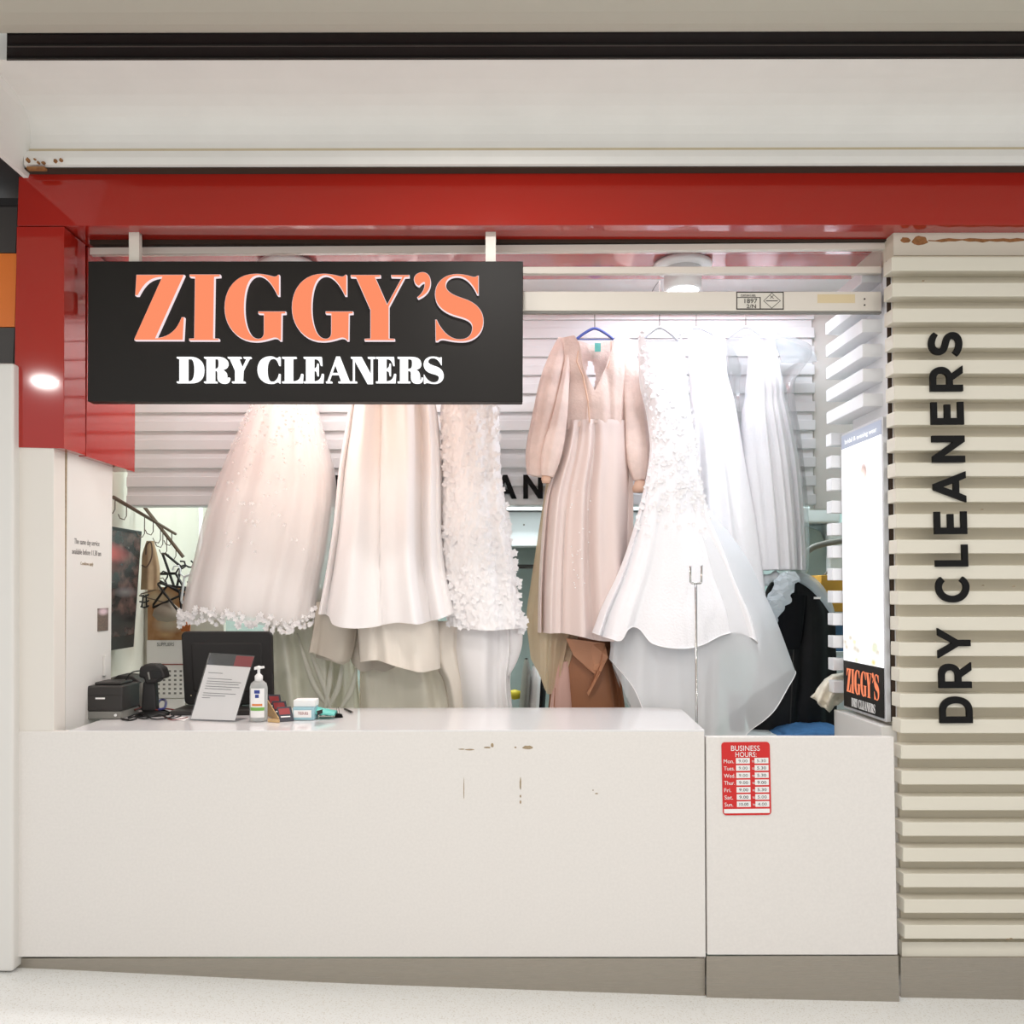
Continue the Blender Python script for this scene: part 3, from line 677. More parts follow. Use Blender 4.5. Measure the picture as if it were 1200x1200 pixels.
# faint caption in the header
vs, fs = text_mesh('bridal & evening wear'); xm = max(v.x for v in vs); mb = MB()
mb.add([Vector((XB - 0.0035 - v.z * .0008, lerp(Y2 - 0.05, Y1 + 0.05, v.x / xm), zh + 0.02 + v.y * 0.03)) for v in vs], fs); mb.build('caption', 'letter_white', lbx)

# ---- business hours board
bh = thing('hours_board', 'small red business hours board with white time slots on the gate', 'sign', W(875, 955, 3.5))
def rrect(x0, y0, x1, y1, r, n=6, dx=0):
    out = []
    for cx_, cy_, a0 in ((x1 - r, y0 + r, -PI/2), (x1 - r, y1 - r, 0), (x0 + r, y1 - r, PI/2), (x0 + r, y0 + r, PI)):
        for k in range(n + 1):
            a = a0 + PI / 2 * k / n; out.append((cx_ + r * math.cos(a), cy_ + r * math.sin(a)))
    return [(x + (y - 870) * 0.022, y + (x - 846) * -0.01) for x, y in out]
YH = YF - 0.004
MB().extr([W(x, y, YH) for x, y in rrect(845.5, 870, 902, 955.5, 4)], (0, 0.004, 0)).build('board', 'bh_red', bh)
def bhp(x, y): return (x + (y - 870) * 0.022, y + (x - 846) * -0.01)
def bhw(s, x, y, w, h, m='bh_white', name='caption'):
    return words(s, *bhp(x, y), w, h, YH - 0.0006, name, m, bh, 0.0006)
bhw('BUSINESS', 856.5, 880, 33.5, 6.2); bhw('HOURS:', 861.5, 887.2, 24.5, 5.8)
rowy = [888.6, 897, 905.6, 914, 922.5, 931, 939.4]
for i, (d, a, b) in enumerate(zip(['Mon.', 'Tues.', 'Wed.', 'Thur.', 'Fri.', 'Sat.', 'Sun.'], ['9.00', '9.00', '9.00', '9.00', '9.00', '9.00', '10.00'], ['5.30', '5.30', '5.30', '9.00', '5.30', '5.00', '4.00'])):
    y = rowy[i]
    bhw(d, 847.5, y + 5.8, [12, 12.5, 13, 12.5, 8, 10, 10][i], 4.6)
    bhw('to', 880.6, y + 5, 3.4, 3)
    for x in (862, 883.8):
        MB().qbox([bhp(x, y), bhp(x + 16.2, y), bhp(x + 16.2, y + 6.5), bhp(x, y + 6.5)], YH - 0.0008, YH).build('time_slot', 'bh_white', bh)
    words(a, *bhp(865, y + 5), 10.5, 3.4, YH - 0.0012, 'time', 'pen_ink' if i > 2 else 'grey_ink', bh, 0.0005)
    words(b, *bhp(886.5, y + 5), 10.5, 3.4, YH - 0.0012, 'time', 'pen_ink' if i in (1, 2, 3, 4) else 'grey_ink', bh, 0.0005)
MB().qbox([bhp(846.8, 948.2), bhp(900.3, 948.2), bhp(900.3, 953.2), bhp(846.8, 953.2)], YH - 0.0008, YH).build('note_slot', 'bh_white', bh)

# ---- writing and cards on the left return panel
def side_words(s, Ya, Yb_, z, h, m, name, parent):
    vs, fs = text_mesh(s); x0 = min(v.x for v in vs); x1 = max(v.x for v in vs); mb = MB()
    mb.add([Vector((XL + 0.0004 + (v.z + .5) * 0.0006, lerp(Ya, Yb_, (v.x - x0) / (x1 - x0)), z + v.y / 0.7 * h)) for v in vs], fs); return mb.build(name, m, parent)
wn = thing('wall_notice', 'two lines of grey notice lettering on the white left return panel', 'lettering', (XL, 3.78, 1.85))
def YofX(px): return XL / ((px - CX) / F)
side_words('The same day service', YofX(86.5), YofX(116), Wx(87, 637, XL).z, 0.024, 'grey_ink', 'text_line', wn)
side_words('available before 11.30 am', YofX(84), YofX(118), Wx(85, 649, XL).z, 0.024, 'grey_ink', 'text_line', wn)
side_words('Conditions apply', YofX(94), YofX(109), Wx(94, 662, XL).z, 0.014, 'scuff', 'text_line', wn)
sp_ = MB().box((XL, YofX(114.5), Wx(115, 740, XL).z), (XL + 0.003, YofX(126.5), Wx(115, 713, XL).z)).build('photo_card', 'small_photo')
tag(sp_, 'tiny colour photo card stuck low on the white left return panel', 'photo card')
hk = MB().box((XL, YofX(121), Wx(121, 792, XL).z), (XL + 0.012, YofX(124.5), Wx(121, 768, XL).z)).build('wall_clip', 'wall_white', bevel=0.002)
tag(hk, 'slim white clip on the left return panel below the photo card', 'clip')

# ---- slim pole with forked top at the counter's end
fk = thing('hook_pole', 'slim chrome pole with forked top standing at the counter end', 'pole', W(815.5, 838, 4.0))
YPp = 3.98
b0 = W(816.5, 842, YPp); b0.z = 0.1
MB().tube([b0, W(815.3, 684, YPp)], 0.006, n=12).build('pole', 'chrome', fk, smooth=True)
MB().tube([W(809, 663, YPp), W(809, 682, YPp), W(810.5, 683.5, YPp), W(821, 683.5, YPp), W(822, 682, YPp), W(822, 662, YPp)], 0.0055, n=8).build('fork', 'chrome', fk, smooth=True)
# ================================================================== GARMENTS
def folds(n, seed, sharp=0.8, cusp=0.5):
    rnd = random.Random(seed); ph = rnd.uniform(0, 6.28); ph2 = rnd.uniform(0, 6.28); ph3 = rnd.uniform(0, 6.28)
    def f(a, v):
        w = a + 0.25 * math.sin(2 * a + ph2) + 0.12 * math.sin(3 * a + ph3 + 1.2 * v)
        s = math.sin(n * w + ph + 0.8 * v); r = (1 - cusp) * math.copysign(abs(s) ** sharp, s) + cusp * (2.2 * abs(math.sin((n * w + ph + 0.8 * v) / 2 + PI / 4)) ** .75 - 1.4)
        return 0.7 * r + 0.3 * math.sin(n * 1.73 * w + ph3)
    return f
def gown_surface(rows, Y0, ry, hem=None, top=None, nf=9, amp=0.03, seed=1, M=60, N=150, vpow=0.8, disp=None, skip=None, hang=0.0, topback=None, xf=0.25, lean=0.0, cusp=0.5, rtap=1.0):
    """tube of cloth: rows are (photo y, left x, right x) at depth Y0, ry the half depth; hem/top give photo y by photo x.
    returns verts, faces, front-surface samples"""
    tl = [(r[0], r[1]) for r in rows]; tr = [(r[0], r[2]) for r in rows]
    y0, y1 = rows[0][0], rows[-1][0]; wmax = max(r[2] - r[1] for r in rows)
    ff = folds(nf, seed, cusp=cusp); V = []; Fc = []; pix = []
    for i in range(M + 1):
        v = i / M
        for k in range(N):
            a = 2 * PI * k / N; c, s = math.cos(a), math.sin(a)   # s>0: front
            yr = lerp(y0, y1, v)
            l, r = smooth_tab(tl, yr), smooth_tab(tr, yr)
            cx, rx = (l + r) / 2, (r - l) / 2
            lb_, rb_ = tl[-1][1], tr[-1][1]; xh = (lb_ + rb_) / 2 + (rb_ - lb_) / 2 * c
            lt_, rt_ = tl[0][1], tr[0][1]; xt = (lt_ + rt_) / 2 + (rt_ - lt_) / 2 * c
            ht = hem(xh) if hem else y1
            if s < 0: ht += hang * (-s)
            tp = (top(xt) if (s >= 0 or topback is None) else topback(xt)) if top else y0
            py = tp + v * (ht - tp)
            fo = ff(a, v); am = amp * (v ** vpow)
            ryv = ry * (0.25 + 0.75 * (2 * rx / wmax)) * lerp(rtap, 1.0, v)
            px = cx + rx * (c + xf * am / max(ry, .05) * fo * s * s * 0.5)
            p = W(px, py, Y0 + lean * v)
            p.y -= ryv * s + am * fo * (1 if s >= 0 else -1) * min(1, abs(s) * 2.5)
            V.append(p); pix.append((px, py))
    for i in range(M):
        for k in range(N):
            k2 = (k + 1) % N; a = 2 * PI * (k + .5) / N; v = (i + .5) / M
            if skip and skip(a, v, pix[i * N + k]): continue
            Fc.append((i * N + k, (i + 1) * N + k, (i + 1) * N + k2, i * N + k2))
    if disp:
        nrm = [Vector((0, 0, 0)) for _ in V]
        for f in Fc:
            a, b, c_, d = (V[q] for q in f); nn = (c_ - a).cross(d - b)
            for q in f: nrm[q] += nn
        V = [p + (n_.normalized() * disp(p) if n_.length > 0 else Vector()) for p, n_ in zip(V, nrm)]
    return V, Fc, pix
def gown(name, m, parent, rows, Y0, ry, solid=0.0, **kw):
    V, Fc, pix = gown_surface(rows, Y0, ry, **kw)
    mb = MB(); mb.add(V, Fc)
    o = mb.build(name, m, parent, smooth=True, solid=solid)
    return o, V, pix
def hemf(*pts): return lambda x: smooth_tab(list(pts), x)
def flowers(name, m, parent, spots, r0=0.02, seed=1, dy=0.004):
    "small five-petalled appliques lying on cloth; spots are 3-D points"
    rnd = random.Random(seed); mb = MB()
    for p in spots:
        r = r0 * rnd.uniform(0.6, 1.25); a0 = rnd.uniform(0, 6.28); c = p + Vector((0, -dy, 0)); n = rnd.choice([5, 6])
        for k in range(n):
            a = a0 + 2 * PI * k / n; d = Vector((math.cos(a), 0, math.sin(a))); e = Vector((-math.sin(a), 0, math.cos(a)))
            lift = Vector((0, -r * rnd.uniform(.1, .35), 0))
            mb.add([c, c + d * r * .55 + e * r * .38 + lift * .5, c + d * r + lift, c + d * r * .55 - e * r * .38 + lift * .5], [(0, 1, 2, 3)])
    return mb.build(name, m, parent)
def pick(V, pix, N, rnd, cond, n):
    idx = [i for i, q in enumerate(pix) if math.sin(2 * PI * (i % N) / N) > 0.15 and cond(*q)]
    return [V[rnd.choice(idx)] for _ in range(n)] if idx else []
def lace(scale, h, seed=0):
    off = Vector((seed * 7.3, seed * 1.7, 0))
    def f(p):
        q = (p + off) * scale; d = noise.voronoi(q)[0]
        return h * (0.9 - min(1, d[0] * 1.5)) + h * 0.5 * noise.noise(q * 2.3)
    return f
GOWNS = 'wedding gowns hanging across the shop'
# -------- 1 ball gown with lace hem
g = thing('wedding_gown', 'full white ball gown with scalloped lace hem, farthest left of the hanging gowns', 'gown', W(300, 730, 4.44), GOWNS)
rows = [(388, 306, 362), (400, 300, 368), (430, 304, 369), (455, 299, 369), (475, 296, 371), (500, 285, 377), (530, 272, 385), (560, 260, 392), (590, 249, 394), (620, 239, 391), (660, 230, 386), (690, 222, 380), (735, 213, 374)]
h1 = hemf((205, 726), (225, 727), (250, 724), (280, 725), (310, 728), (335, 733), (352, 734), (374, 722))
o_, V_, P_ = gown('underskirt', 'gown_inner', g, [(y, l + 6, r - 5) for y, l, r in rows], 4.45, 0.228, hem=lambda x: h1(x) - 6, nf=13, amp=0.02, seed=5, N=180, cusp=0.3, M=70)
top1 = hemf((300, 400), (318, 389), (334, 397), (350, 389), (368, 400))
o_, V_, P_ = gown('tulle_overskirt', 'tulle', g, rows, 4.45, 0.25, hem=h1, nf=13, amp=0.02, seed=5, N=180, M=70, cusp=0.3)
rnd = random.Random(4)
sp1 = pick(V_, P_, 180, rnd, lambda x, y: 470 < y < 530, 130) + pick(V_, P_, 180, rnd, lambda x, y: 530 < y < 660 and abs(x - 320 - (y - 560) * .06) < 45, 60)
flowers('lace_applique', 'lace_white', g, sp1, 0.009, 2, dy=0.001)
sph = []
for i in range(170):
    t = i / 169; k = int(t * 88) + 1; v = V_[70 * 180 + k % 180]
    sph.append(v + Vector((rnd.uniform(-.01, .01), -0.003, rnd.uniform(-.025, .05) * (0.6 + .6 * math.sin(t * 60) ** 2))))
flowers('lace_hem', 'lace_white', g, sph, 0.015, 3, dy=0.002)
# -------- 2 satin A-line gown
g = thing('wedding_gown', 'smooth white satin gown with full pleats hanging beside the lace-hemmed ball gown', 'gown', W(460, 730, 4.36), GOWNS)
rows = [(390, 428, 492), (430, 426, 492), (455, 420, 500), (474, 411, 510), (510, 405, 515), (555, 398, 518), (618, 392, 519), (660, 386, 522), (690, 381, 527), (728, 374, 536)]
h2 = hemf((374, 719), (390, 722), (396, 730), (420, 734), (445, 733), (470, 728), (500, 729), (536, 717))
gown('skirt', 'satin_white', g, rows, 4.34, 0.20, hem=h2, nf=9, amp=0.085, seed=8, N=260, M=60, vpow=.25, cusp=0.95)
gown('underskirt', 'satin_ivory', g, [(715, 417, 512), (750, 420, 515), (785, 422, 516)], 4.36, 0.13, hem=hemf((422, 775), (445, 772), (470, 779), (495, 785), (516, 783)), nf=6, amp=0.018, seed=9, M=20, vpow=.2)
gown('slip', 'slip_grey', g, [(705, 371, 420), (745, 367, 418), (775, 362, 412)], 4.40, 0.07, hem=hemf((362, 763), (385, 769), (400, 775), (412, 772)), nf=3, amp=0.015, seed=10, M=20, vpow=.1)
gown('slip_hem', 'lining_grey', g, [(760, 372, 410), (778, 370, 410)], 4.425, 0.05, hem=hemf((370, 770), (390, 774), (402, 778), (410, 775)), nf=3, amp=0.004, seed=10, M=6)
gown('petticoat', 'slip_grey', g, [(715, 400, 480), (786, 412, 466)], 4.46, 0.06, hem=hemf((412, 776), (425, 786), (440, 784), (452, 786), (466, 780)), nf=4, amp=0.012, seed=12, M=14)
# -------- loose satin lengths below
t = thing('satin_drape', 'cream satin drape swagged low behind the counter, below the lace-hemmed ball gown', 'cloth', W(370, 830, 4.62))
gown('drape_cloth', 'satin_cream', t, [(690, 310, 392), (730, 311, 404), (770, 313, 415), (862, 318, 424)], 4.60, 0.06, hem=hemf((318, 866), (424, 850)), nf=7, amp=0.05, seed=33, M=50, vpow=.2)
mb = MB()
for j, (A, B, C) in enumerate([((348, 742), (366, 798), (384, 828)), ((362, 760), (378, 800), (388, 832)), ((402, 772), (396, 806), (384, 830)), ((418, 780), (412, 808), (398, 832)), ((388, 775), (386, 800), (380, 834))]):
    mb.tube(curve3([W(*A, 4.53), W(*B, 4.51), W(*C, 4.50)], 8), [0.004 + 0.012 * math.sin(PI * i / 16) for i in range(17)], 8)
mb.build('swag_fold', 'satin_cream', t, smooth=True)
t = thing('sheer_drape', 'beige sheer drape hanging low behind the counter, below the satin gown', 'cloth', W(470, 830, 4.56))
gown('drape_cloth', 'beige_sheer', t, [(745, 424, 520), (790, 422, 540), (865, 420, 562)], 4.55, 0.08, hem=hemf((420, 860), (562, 860)), nf=8, amp=0.04, seed=14, M=36, vpow=.3)
# -------- 3 fitted lace gown
g = thing('wedding_gown', 'narrow white gown covered in ruffled lace flowers, right edge past the black sign', 'gown', W(565, 735, 4.38), GOWNS)
rows = [(392, 528, 578), (430, 522, 580), (472, 517, 584), (555, 518, 587), (593, 518, 592), (634, 517, 598), (682, 521, 604), (740, 526, 613)]
o_, V_, P_ = gown('lace_skirt', 'lace_white', g, rows, 4.38, 0.16, hem=hemf((526, 733), (570, 737), (613, 735)), nf=6, amp=0.02, seed=17, N=260, M=150, vpow=.4, disp=lace(34, 0.013, 1))
rnd = random.Random(6)
flowers('lace_applique', 'lace_white', g, pick(V_, P_, 260, rnd, lambda x, y: True, 420), 0.017, 6, dy=0.006)
edge = [W(lerp(588, 613, (y - 590) / 150) + rnd.uniform(-3, 5), y + rnd.uniform(-3, 3), 4.36) for y in range(592, 742, 5)] + [W(613 + rnd.uniform(-4, 4), 731 + rnd.uniform(-6, 6), 4.35) for _ in range(8)] + [W(602 + rnd.uniform(-2, 3), 660 + rnd.uniform(-5, 5), 4.35) for _ in range(6)]
flowers('flower_trim', 'lace_white', g, edge, 0.022, 9)
gown('train', 'satin_white', g, [(726, 534, 602), (760, 532, 603), (800, 536, 598), (870, 540, 606)], 4.44, 0.10, hem=hemf((540, 870), (606, 870)), nf=5, amp=0.045, seed=19, M=40, vpow=.1)
gown('train_fold', 'satin_ivory', g, [(728, 506, 548), (750, 504, 546), (775, 508, 548), (800, 520, 552), (868, 530, 556)], 4.47, 0.07, hem=hemf((530, 868), (556, 868)), nf=4, amp=0.03, seed=20, M=30, vpow=.1)
gown('train_fold', 'satin_white', g, [(728, 584, 612), (755, 588, 612), (775, 590, 606), (792, 590, 597)], 4.42, 0.05, nf=3, amp=0.012, seed=22, M=20, N=60)
# -------- 4 blush long-sleeved dress
g = thing('evening_dress', 'blush beaded evening dress with long puffed sleeves and deep neckline on a blue hanger', 'dress', W(685, 745, 4.45))
def vneck(x): return interp([(655, 398), (672, 397), (678, 408), (681, 434), (695, 462), (708, 434), (716, 408), (720, 397), (740, 400)], x)
rowsb = [(400, 656, 737), (430, 657, 740), (465, 660, 739), (498, 661, 737)]
gown('bodice', 'blush', g, rowsb, 4.46, 0.08, top=vneck, topback=hemf((656, 399), (680, 395), (697, 399), (715, 395), (737, 399)), hem=hemf((661, 506), (680, 502), (690, 499), (712, 499), (722, 502), (737, 506)), nf=9, amp=0.012, cusp=0.9, seed=24, M=44, N=180, vpow=.3,
     skip=lambda a, v, q: math.sin(a) < 0 and (abs(q[0] - 693) < 6.5 - abs(q[1] - 438) * .2 and 418 < q[1] < 456))
gown('skirt', 'blush_skirt', g, [(494, 662, 737), (530, 655, 741), (580, 640, 742), (640, 634, 742), (690, 631, 744), (742, 630, 746)], 4.45, 0.15, hem=hemf((630, 741), (660, 741), (675, 744), (700, 749), (746, 750)), nf=9, amp=0.06, cusp=0.95, rtap=0.6, seed=26, M=70, N=220, vpow=.35)
gown('tulle_layer', 'tulle_cream', g, [(560, 641, 700), (640, 630, 700), (700, 622, 700), (745, 617, 690), (800, 622, 672)], 4.52, 0.10, hem=hemf((622, 772), (632, 790), (642, 812), (656, 788), (672, 775)), nf=12, amp=0.02, seed=27, M=40)
gown('lining', 'brown_satin', g, [(735, 648, 722), (780, 646, 726), (868, 640, 738)], 4.50, 0.06, nf=5, amp=0.035, seed=28, M=36, vpow=.2)
gown('lining_panel', 'pink_satin', g, [(775, 654, 666), (800, 648, 668), (868, 640, 674)], 4.46, 0.03, nf=3, amp=0.01, seed=29, M=18, N=60)
fl_ = MB()
fold = [(663, 748), (690, 751), (709, 754), (712, 770), (704, 786), (699, 792), (688, 784), (672, 768)]
fl_.extr([W(x, y, 4.40) + Vector((0, 0.03 * math.sin(i * 1.3), 0)) for i, (x, y) in enumerate(fold)], (0, 0.004, 0)); fl_.build('lining_fold', 'tan_satin', g, smooth=False)
fl_ = MB(); fold = [(708, 756), (712, 770), (704, 788), (697, 800), (690, 816), (688, 812), (696, 792), (702, 780)]
fl_.extr([W(x, y, 4.395) + Vector((0, 0.02 * math.sin(i * 1.7), 0)) for i, (x, y) in enumerate(fold)], (0, 0.004, 0)); fl_.build('lining_fold', 'tan_satin', g)
def sleeve(pts, rad, m, seed, name='sleeve'):
    c = curve3([W(x, y, Y) for x, y, Y in pts], 10); n = len(c); mb = MB(); rr = [smooth_tab([(i / (len(rad) - 1), r) for i, r in enumerate(rad)], k / (n - 1)) * 4.45 / F for k in range(n)]
    mb.tube(c, rr, 28); rnd = random.Random(seed); ph = rnd.uniform(0, 6)
    ff = folds(5, seed)
    for i in range(n):
        ctr = c[i]
        for k in range(28):
            p = mb.v[i * 28 + k]; d = (p - ctr); mb.v[i * 28 + k] = ctr + d * (1 + 0.16 * ff(2 * PI * k / 28, i / n * 1.5)) * 1.0
            mb.v[i * 28 + k].y = ctr.y + (mb.v[i * 28 + k].y - ctr.y) * .7
    return mb.build(name, m, g, smooth=True)
sleeve([(661, 398, 4.46), (649, 440, 4.44), (640, 490, 4.42), (633, 530, 4.41), (628, 558, 4.41)], [7, 13, 15, 15, 9], 'blush', 1)
sleeve([(668, 402, 4.43), (662, 445, 4.40), (655, 490, 4.375), (646, 530, 4.365), (641, 558, 4.365)], [2, 5, 9, 12, 7], 'blush', 2, 'sleeve_fold')
sleeve([(732, 399, 4.46), (740, 440, 4.44), (745, 490, 4.42), (748, 535, 4.41), (750, 563, 4.41)], [7, 11, 13, 14, 7], 'blush', 3)
o = MB().lathe(W(750, 577, 4.41), [(0.035, 0.0), (0.04, 0.02), (0.025, 0.06)], n=20).build('cuff', 'beige_inner', g, smooth=True)
o = MB().lathe(W(640, 566, 4.37), [(0.02, 0.0), (0.025, 0.02), (0.02, 0.04)], n=20).build('cuff', 'beige_inner', g, smooth=True)
o = MB().rect(697, 402, 704, 412, 4.505, 4.508).build('dress_tag', 'teal', g)
o = MB().tube([W(678, 408, 4.40), W(676, 424, 4.39), W(683, 440, 4.385), W(689, 470, 4.38), (W(691, 495, 4.37))], 0.004, 6).build('neck_seam', 'beige_inner', g)
o = MB().tube([W(716, 400, 4.42), W(716, 420, 4.39), W(712, 432, 4.385)], 0.0025, 6).build('neck_seam', 'beige_inner', g)
rnd = random.Random(8)
bd = MB()
for i in range(26):
    x, y = rnd.uniform(668, 692), rnd.uniform(560, 690); p = W(x, y, 4.27); 
    bd.lathe(p, [(0.0, -0.003), (0.004, 0), (0.0, 0.004)], 6)
bd.build('bead', 'lace_white', g)
# -------- 5 mermaid gown
g = thing('wedding_gown', 'white lace mermaid gown with wide flared sheer hem, nearest the forked pole', 'gown', W(810, 860, 4.28), GOWNS)
top5 = hemf((744, 396), (752, 396), (760, 425), (772, 434), (790, 425), (797, 396), (806, 396))
rows = [(396, 748, 798), (440, 750, 804), (470, 757, 808), (515, 762, 815), (552, 759, 820), (590, 751, 830), (640, 737, 852), (680, 722, 868), (715, 705, 884), (745, 694, 892)]
h5 = hemf((694, 741), (712, 747), (722, 748), (730, 736), (745, 735), (757, 751), (785, 756), (810, 752), (840, 741), (862, 741), (892, 764))
o_, V_, P_ = gown('lace_body', 'bodice_white', g, rows, 4.30, 0.20, hem=h5, top=top5, topback=lambda x: 410, nf=9, amp=0.045, seed=31, M=90, N=220, vpow=2.0)
def edging(V, N, M, name, m, parent, r=0.0025):
    row = V[M * N:(M + 1) * N]; pts = [row[k] + Vector((0, -0.002, 0)) for k in range(0, N // 2 + 1)]
    MB().tube(pts, r, 6).build(name, m, parent, smooth=True)
edging(V_, 220, 90, 'hem_edge', 'lace_white', g)
rnd = random.Random(12)
flowers('lace_applique', 'lace_white', g, pick(V_, P_, 220, rnd, lambda x, y: y < 600, 260) + pick(V_, P_, 220, rnd, lambda x, y: 560 < y < 620 + abs(x - 790) * .4, 60), 0.014, 7)
o_, V_, P_ = gown('tulle_layer', 'tulle_blue', g, [(600, 752, 834), (650, 738, 872), (690, 728, 892), (720, 722, 906), (787, 714, 931)], 4.34, 0.24, hem=hemf((714, 772), (735, 800), (752, 838), (790, 856), (842, 872), (866, 848), (898, 818), (931, 786)), nf=8, amp=0.03, seed=32, M=50, N=180, vpow=1.2, cusp=.2)
edging(V_, 180, 50, 'hem_edge', 'lace_white', g, 0.0018)
gown('tulle_layer', 'tulle_blue', g, [(620, 760, 840), (690, 735, 878), (760, 716, 892), (800, 718, 892)], 4.38, 0.16, hem=hemf((718, 780), (740, 830), (770, 850), (830, 770), (892, 763)), nf=7, amp=0.03, seed=34, M=40, N=140)
gown('underskirt', 'satin_white', g, [(700, 742, 850), (780, 738, 842), (880, 742, 838)], 4.40, 0.10, nf=8, amp=0.035, seed=35, M=40, vpow=.3)
# -------- 6 plain slim gown
g = thing('wedding_gown', 'slim plain white sleeveless gown hanging between the mermaid gown and the bagged gown', 'gown', W(850, 700, 4.52), GOWNS)
rows = [(388, 806, 848), (410, 806, 850), (440, 808, 852), (470, 809, 860), (540, 812, 872), (620, 812, 886), (720, 815, 898)]
gown('dress_body', 'bodice_white', g, rows, 4.55, 0.13, top=hemf((806, 388), (815, 392), (828, 402), (840, 392), (848, 388)), nf=8, amp=0.025, seed=41, M=60, N=160)
# -------- 7 bagged gown
g = thing('wedding_gown', 'white gathered tulle gown hanging inside a clear plastic bag', 'gown', W(900, 668, 4.58), GOWNS)
rows = [(392, 876, 906), (420, 877, 911), (450, 874, 917), (466, 873, 918), (480, 870, 922), (540, 868, 934), (610, 872, 940), (668, 876, 942)]
gown('dress_body', 'bodice_white', g, rows, 4.58, 0.12, top=hemf((876, 394), (884, 400), (892, 405), (900, 397), (906, 393)), nf=12, amp=0.022, seed=43, M=60, N=180, vpow=.6, cusp=.3)
bg = thing('garment_bag', 'clear plastic garment bag with trailing tail over the tulle gown', 'garment bag', W(905, 735, 4.58))
gown('bag_sheet', 'bag_film', bg, [(388, 868, 884), (396, 852, 915), (410, 850, 950), (450, 852, 930), (520, 858, 938), (600, 868, 946), (668, 876, 946), (682, 884, 936)], 4.58, 0.17, nf=9, amp=0.02, seed=44, M=70, N=140)
gown('bag_sleeve', 'plastic_white', bg, [(398, 905, 920), (412, 912, 952), (424, 915, 958)], 4.60, 0.03, nf=3, amp=0.006, seed=45, M=12, N=40)
mb = MB(); mb.tube(curve3([W(925, 676, 4.45), W(916, 694, 4.42), W(905, 716, 4.42), W(897, 736, 4.43)], 8), [0.05, 0.046, 0.044, 0.045, 0.05, 0.054, 0.052, 0.048, 0.05, 0.054, 0.055, 0.05, 0.046, 0.05, 0.052, 0.05, 0.046, 0.042, 0.044, 0.046, 0.044, 0.04, 0.03, 0.02, 0.01], 14)
for i, p in enumerate(mb.v): mb.v[i] = p + Vector((noise.noise(p * 30), noise.noise(p * 31 + Vector((5, 0, 0))), noise.noise(p * 29))) * 0.022
mb.build('bag_tail', 'plastic_white', bg, smooth=False)
# -------- hangers and their rail
HR = thing('hanging_rail', 'white rail across the bulkhead holding the gown hangers', 'rail', W(580, 352, 4.62))
zr = W(600, 352, 4.62).z
MB().tube([Vector((W(170, 352, 4.62).x, 4.62, zr)), Vector((W(950, 352, 4.62).x, 4.62, zr))], 0.012, 12).build('rail_tube', 'shutter_rail', HR, smooth=True)
for px in (240, 420, 600, 665, 797, 930):
    x = W(px, 352, 4.62).x; MB().tube([(x, 4.62, zr), (x, 4.72, zr), (x, 4.755, zr - 0.03)], 0.006, 8).build('bracket', 'shutter_rail', HR, smooth=True)
def hanger(px, Y, neck, span, drop, m, label, group='gown hangers', hook_m='wire'):
    c = W(px, neck, Y); h = thing('clothes_hanger', label, 'hanger', c, group)
    k = Y / F
    hk_ = [c, c + Vector((0, 0, zr - c.z - 0.01))]
    for i in range(9):
        a = PI * i / 8; hk_.append(Vector((c.x + 0.018 - 0.018 * math.cos(a), lerp(c.y, 4.62, min(1, (i + 1) / 4)), zr + 0.0 + 0.02 * math.sin(a))))
    MB().tube(hk_, 0.0022, 6).build('hook', hook_m, h)
    pts = [Vector((c.x - span * k, c.y, c.z - drop * k)), Vector((c.x - span * k * .55, c.y, c.z - drop * k * .42)), Vector((c.x, c.y, c.z)), Vector((c.x + span * k * .55, c.y, c.z - drop * k * .42)), Vector((c.x + span * k, c.y, c.z - drop * k))]
    MB().tube(curve3(pts, 6), 0.0075, 8).build('shoulder_bar', m, h, smooth=True)
    MB().tube([pts[0], pts[-1]], 0.003, 6).build('trouser_bar', m, h)
    return h
hanger(697, 4.46, 385, 22, 13, 'hanger_blue', 'blue plastic hanger holding the blush dress')
hanger(773, 4.30, 384, 22, 16, 'hanger_clear', 'clear plastic hanger holding the mermaid gown')
hanger(816, 4.56, 384, 20, 8, 'hanger_clear', 'clear plastic hanger holding the slim plain gown')
hanger(874, 4.58, 383, 22, 14, 'hanger_clear', 'clear plastic hanger inside the clear garment bag')
hanger(336, 4.45, 378, 22, 14, 'hanger_clear', 'hanger of the full ball gown, behind the black sign', 'hangers behind the sign')
hanger(460, 4.35, 378, 24, 14, 'hanger_clear', 'hanger of the satin gown, behind the black sign', 'hangers behind the sign')
hanger(553, 4.39, 378, 20, 14, 'hanger_clear', 'hanger of the ruffled lace gown, behind the black sign', 'hangers behind the sign')

# -------- dark suits on the right
g = thing('suit_bag', 'black suit in a dark garment bag hanging right of the flared hem', 'suit', W(930, 862, 4.62))
gown('bag_body', 'bag_black', g, [(672, 916, 940), (684, 902, 956), (700, 896, 968), (722, 894, 977), (760, 890, 979), (800, 884, 980), (835, 874, 980), (880, 888, 980)], 4.66, 0.10, nf=6, amp=0.018, seed=51, M=60, N=120, vpow=.3)
gown('jacket', 'suit_black', g, [(697, 902, 945), (712, 903, 944), (745, 903, 940), (760, 906, 936)], 4.60, 0.085, nf=5, amp=0.02, seed=52, M=24, N=80, vpow=.2)
MB().tube(curve3([W(912, 676, 4.57), W(935, 676, 4.55), W(952, 684, 4.55), W(966, 700, 4.56), W(976, 719, 4.57)], 6), [0.012 + 0.02 * math.sin(PI * i / 24) for i in range(25)], 8).build('plastic_shoulder', 'plastic_white', g, smooth=True)
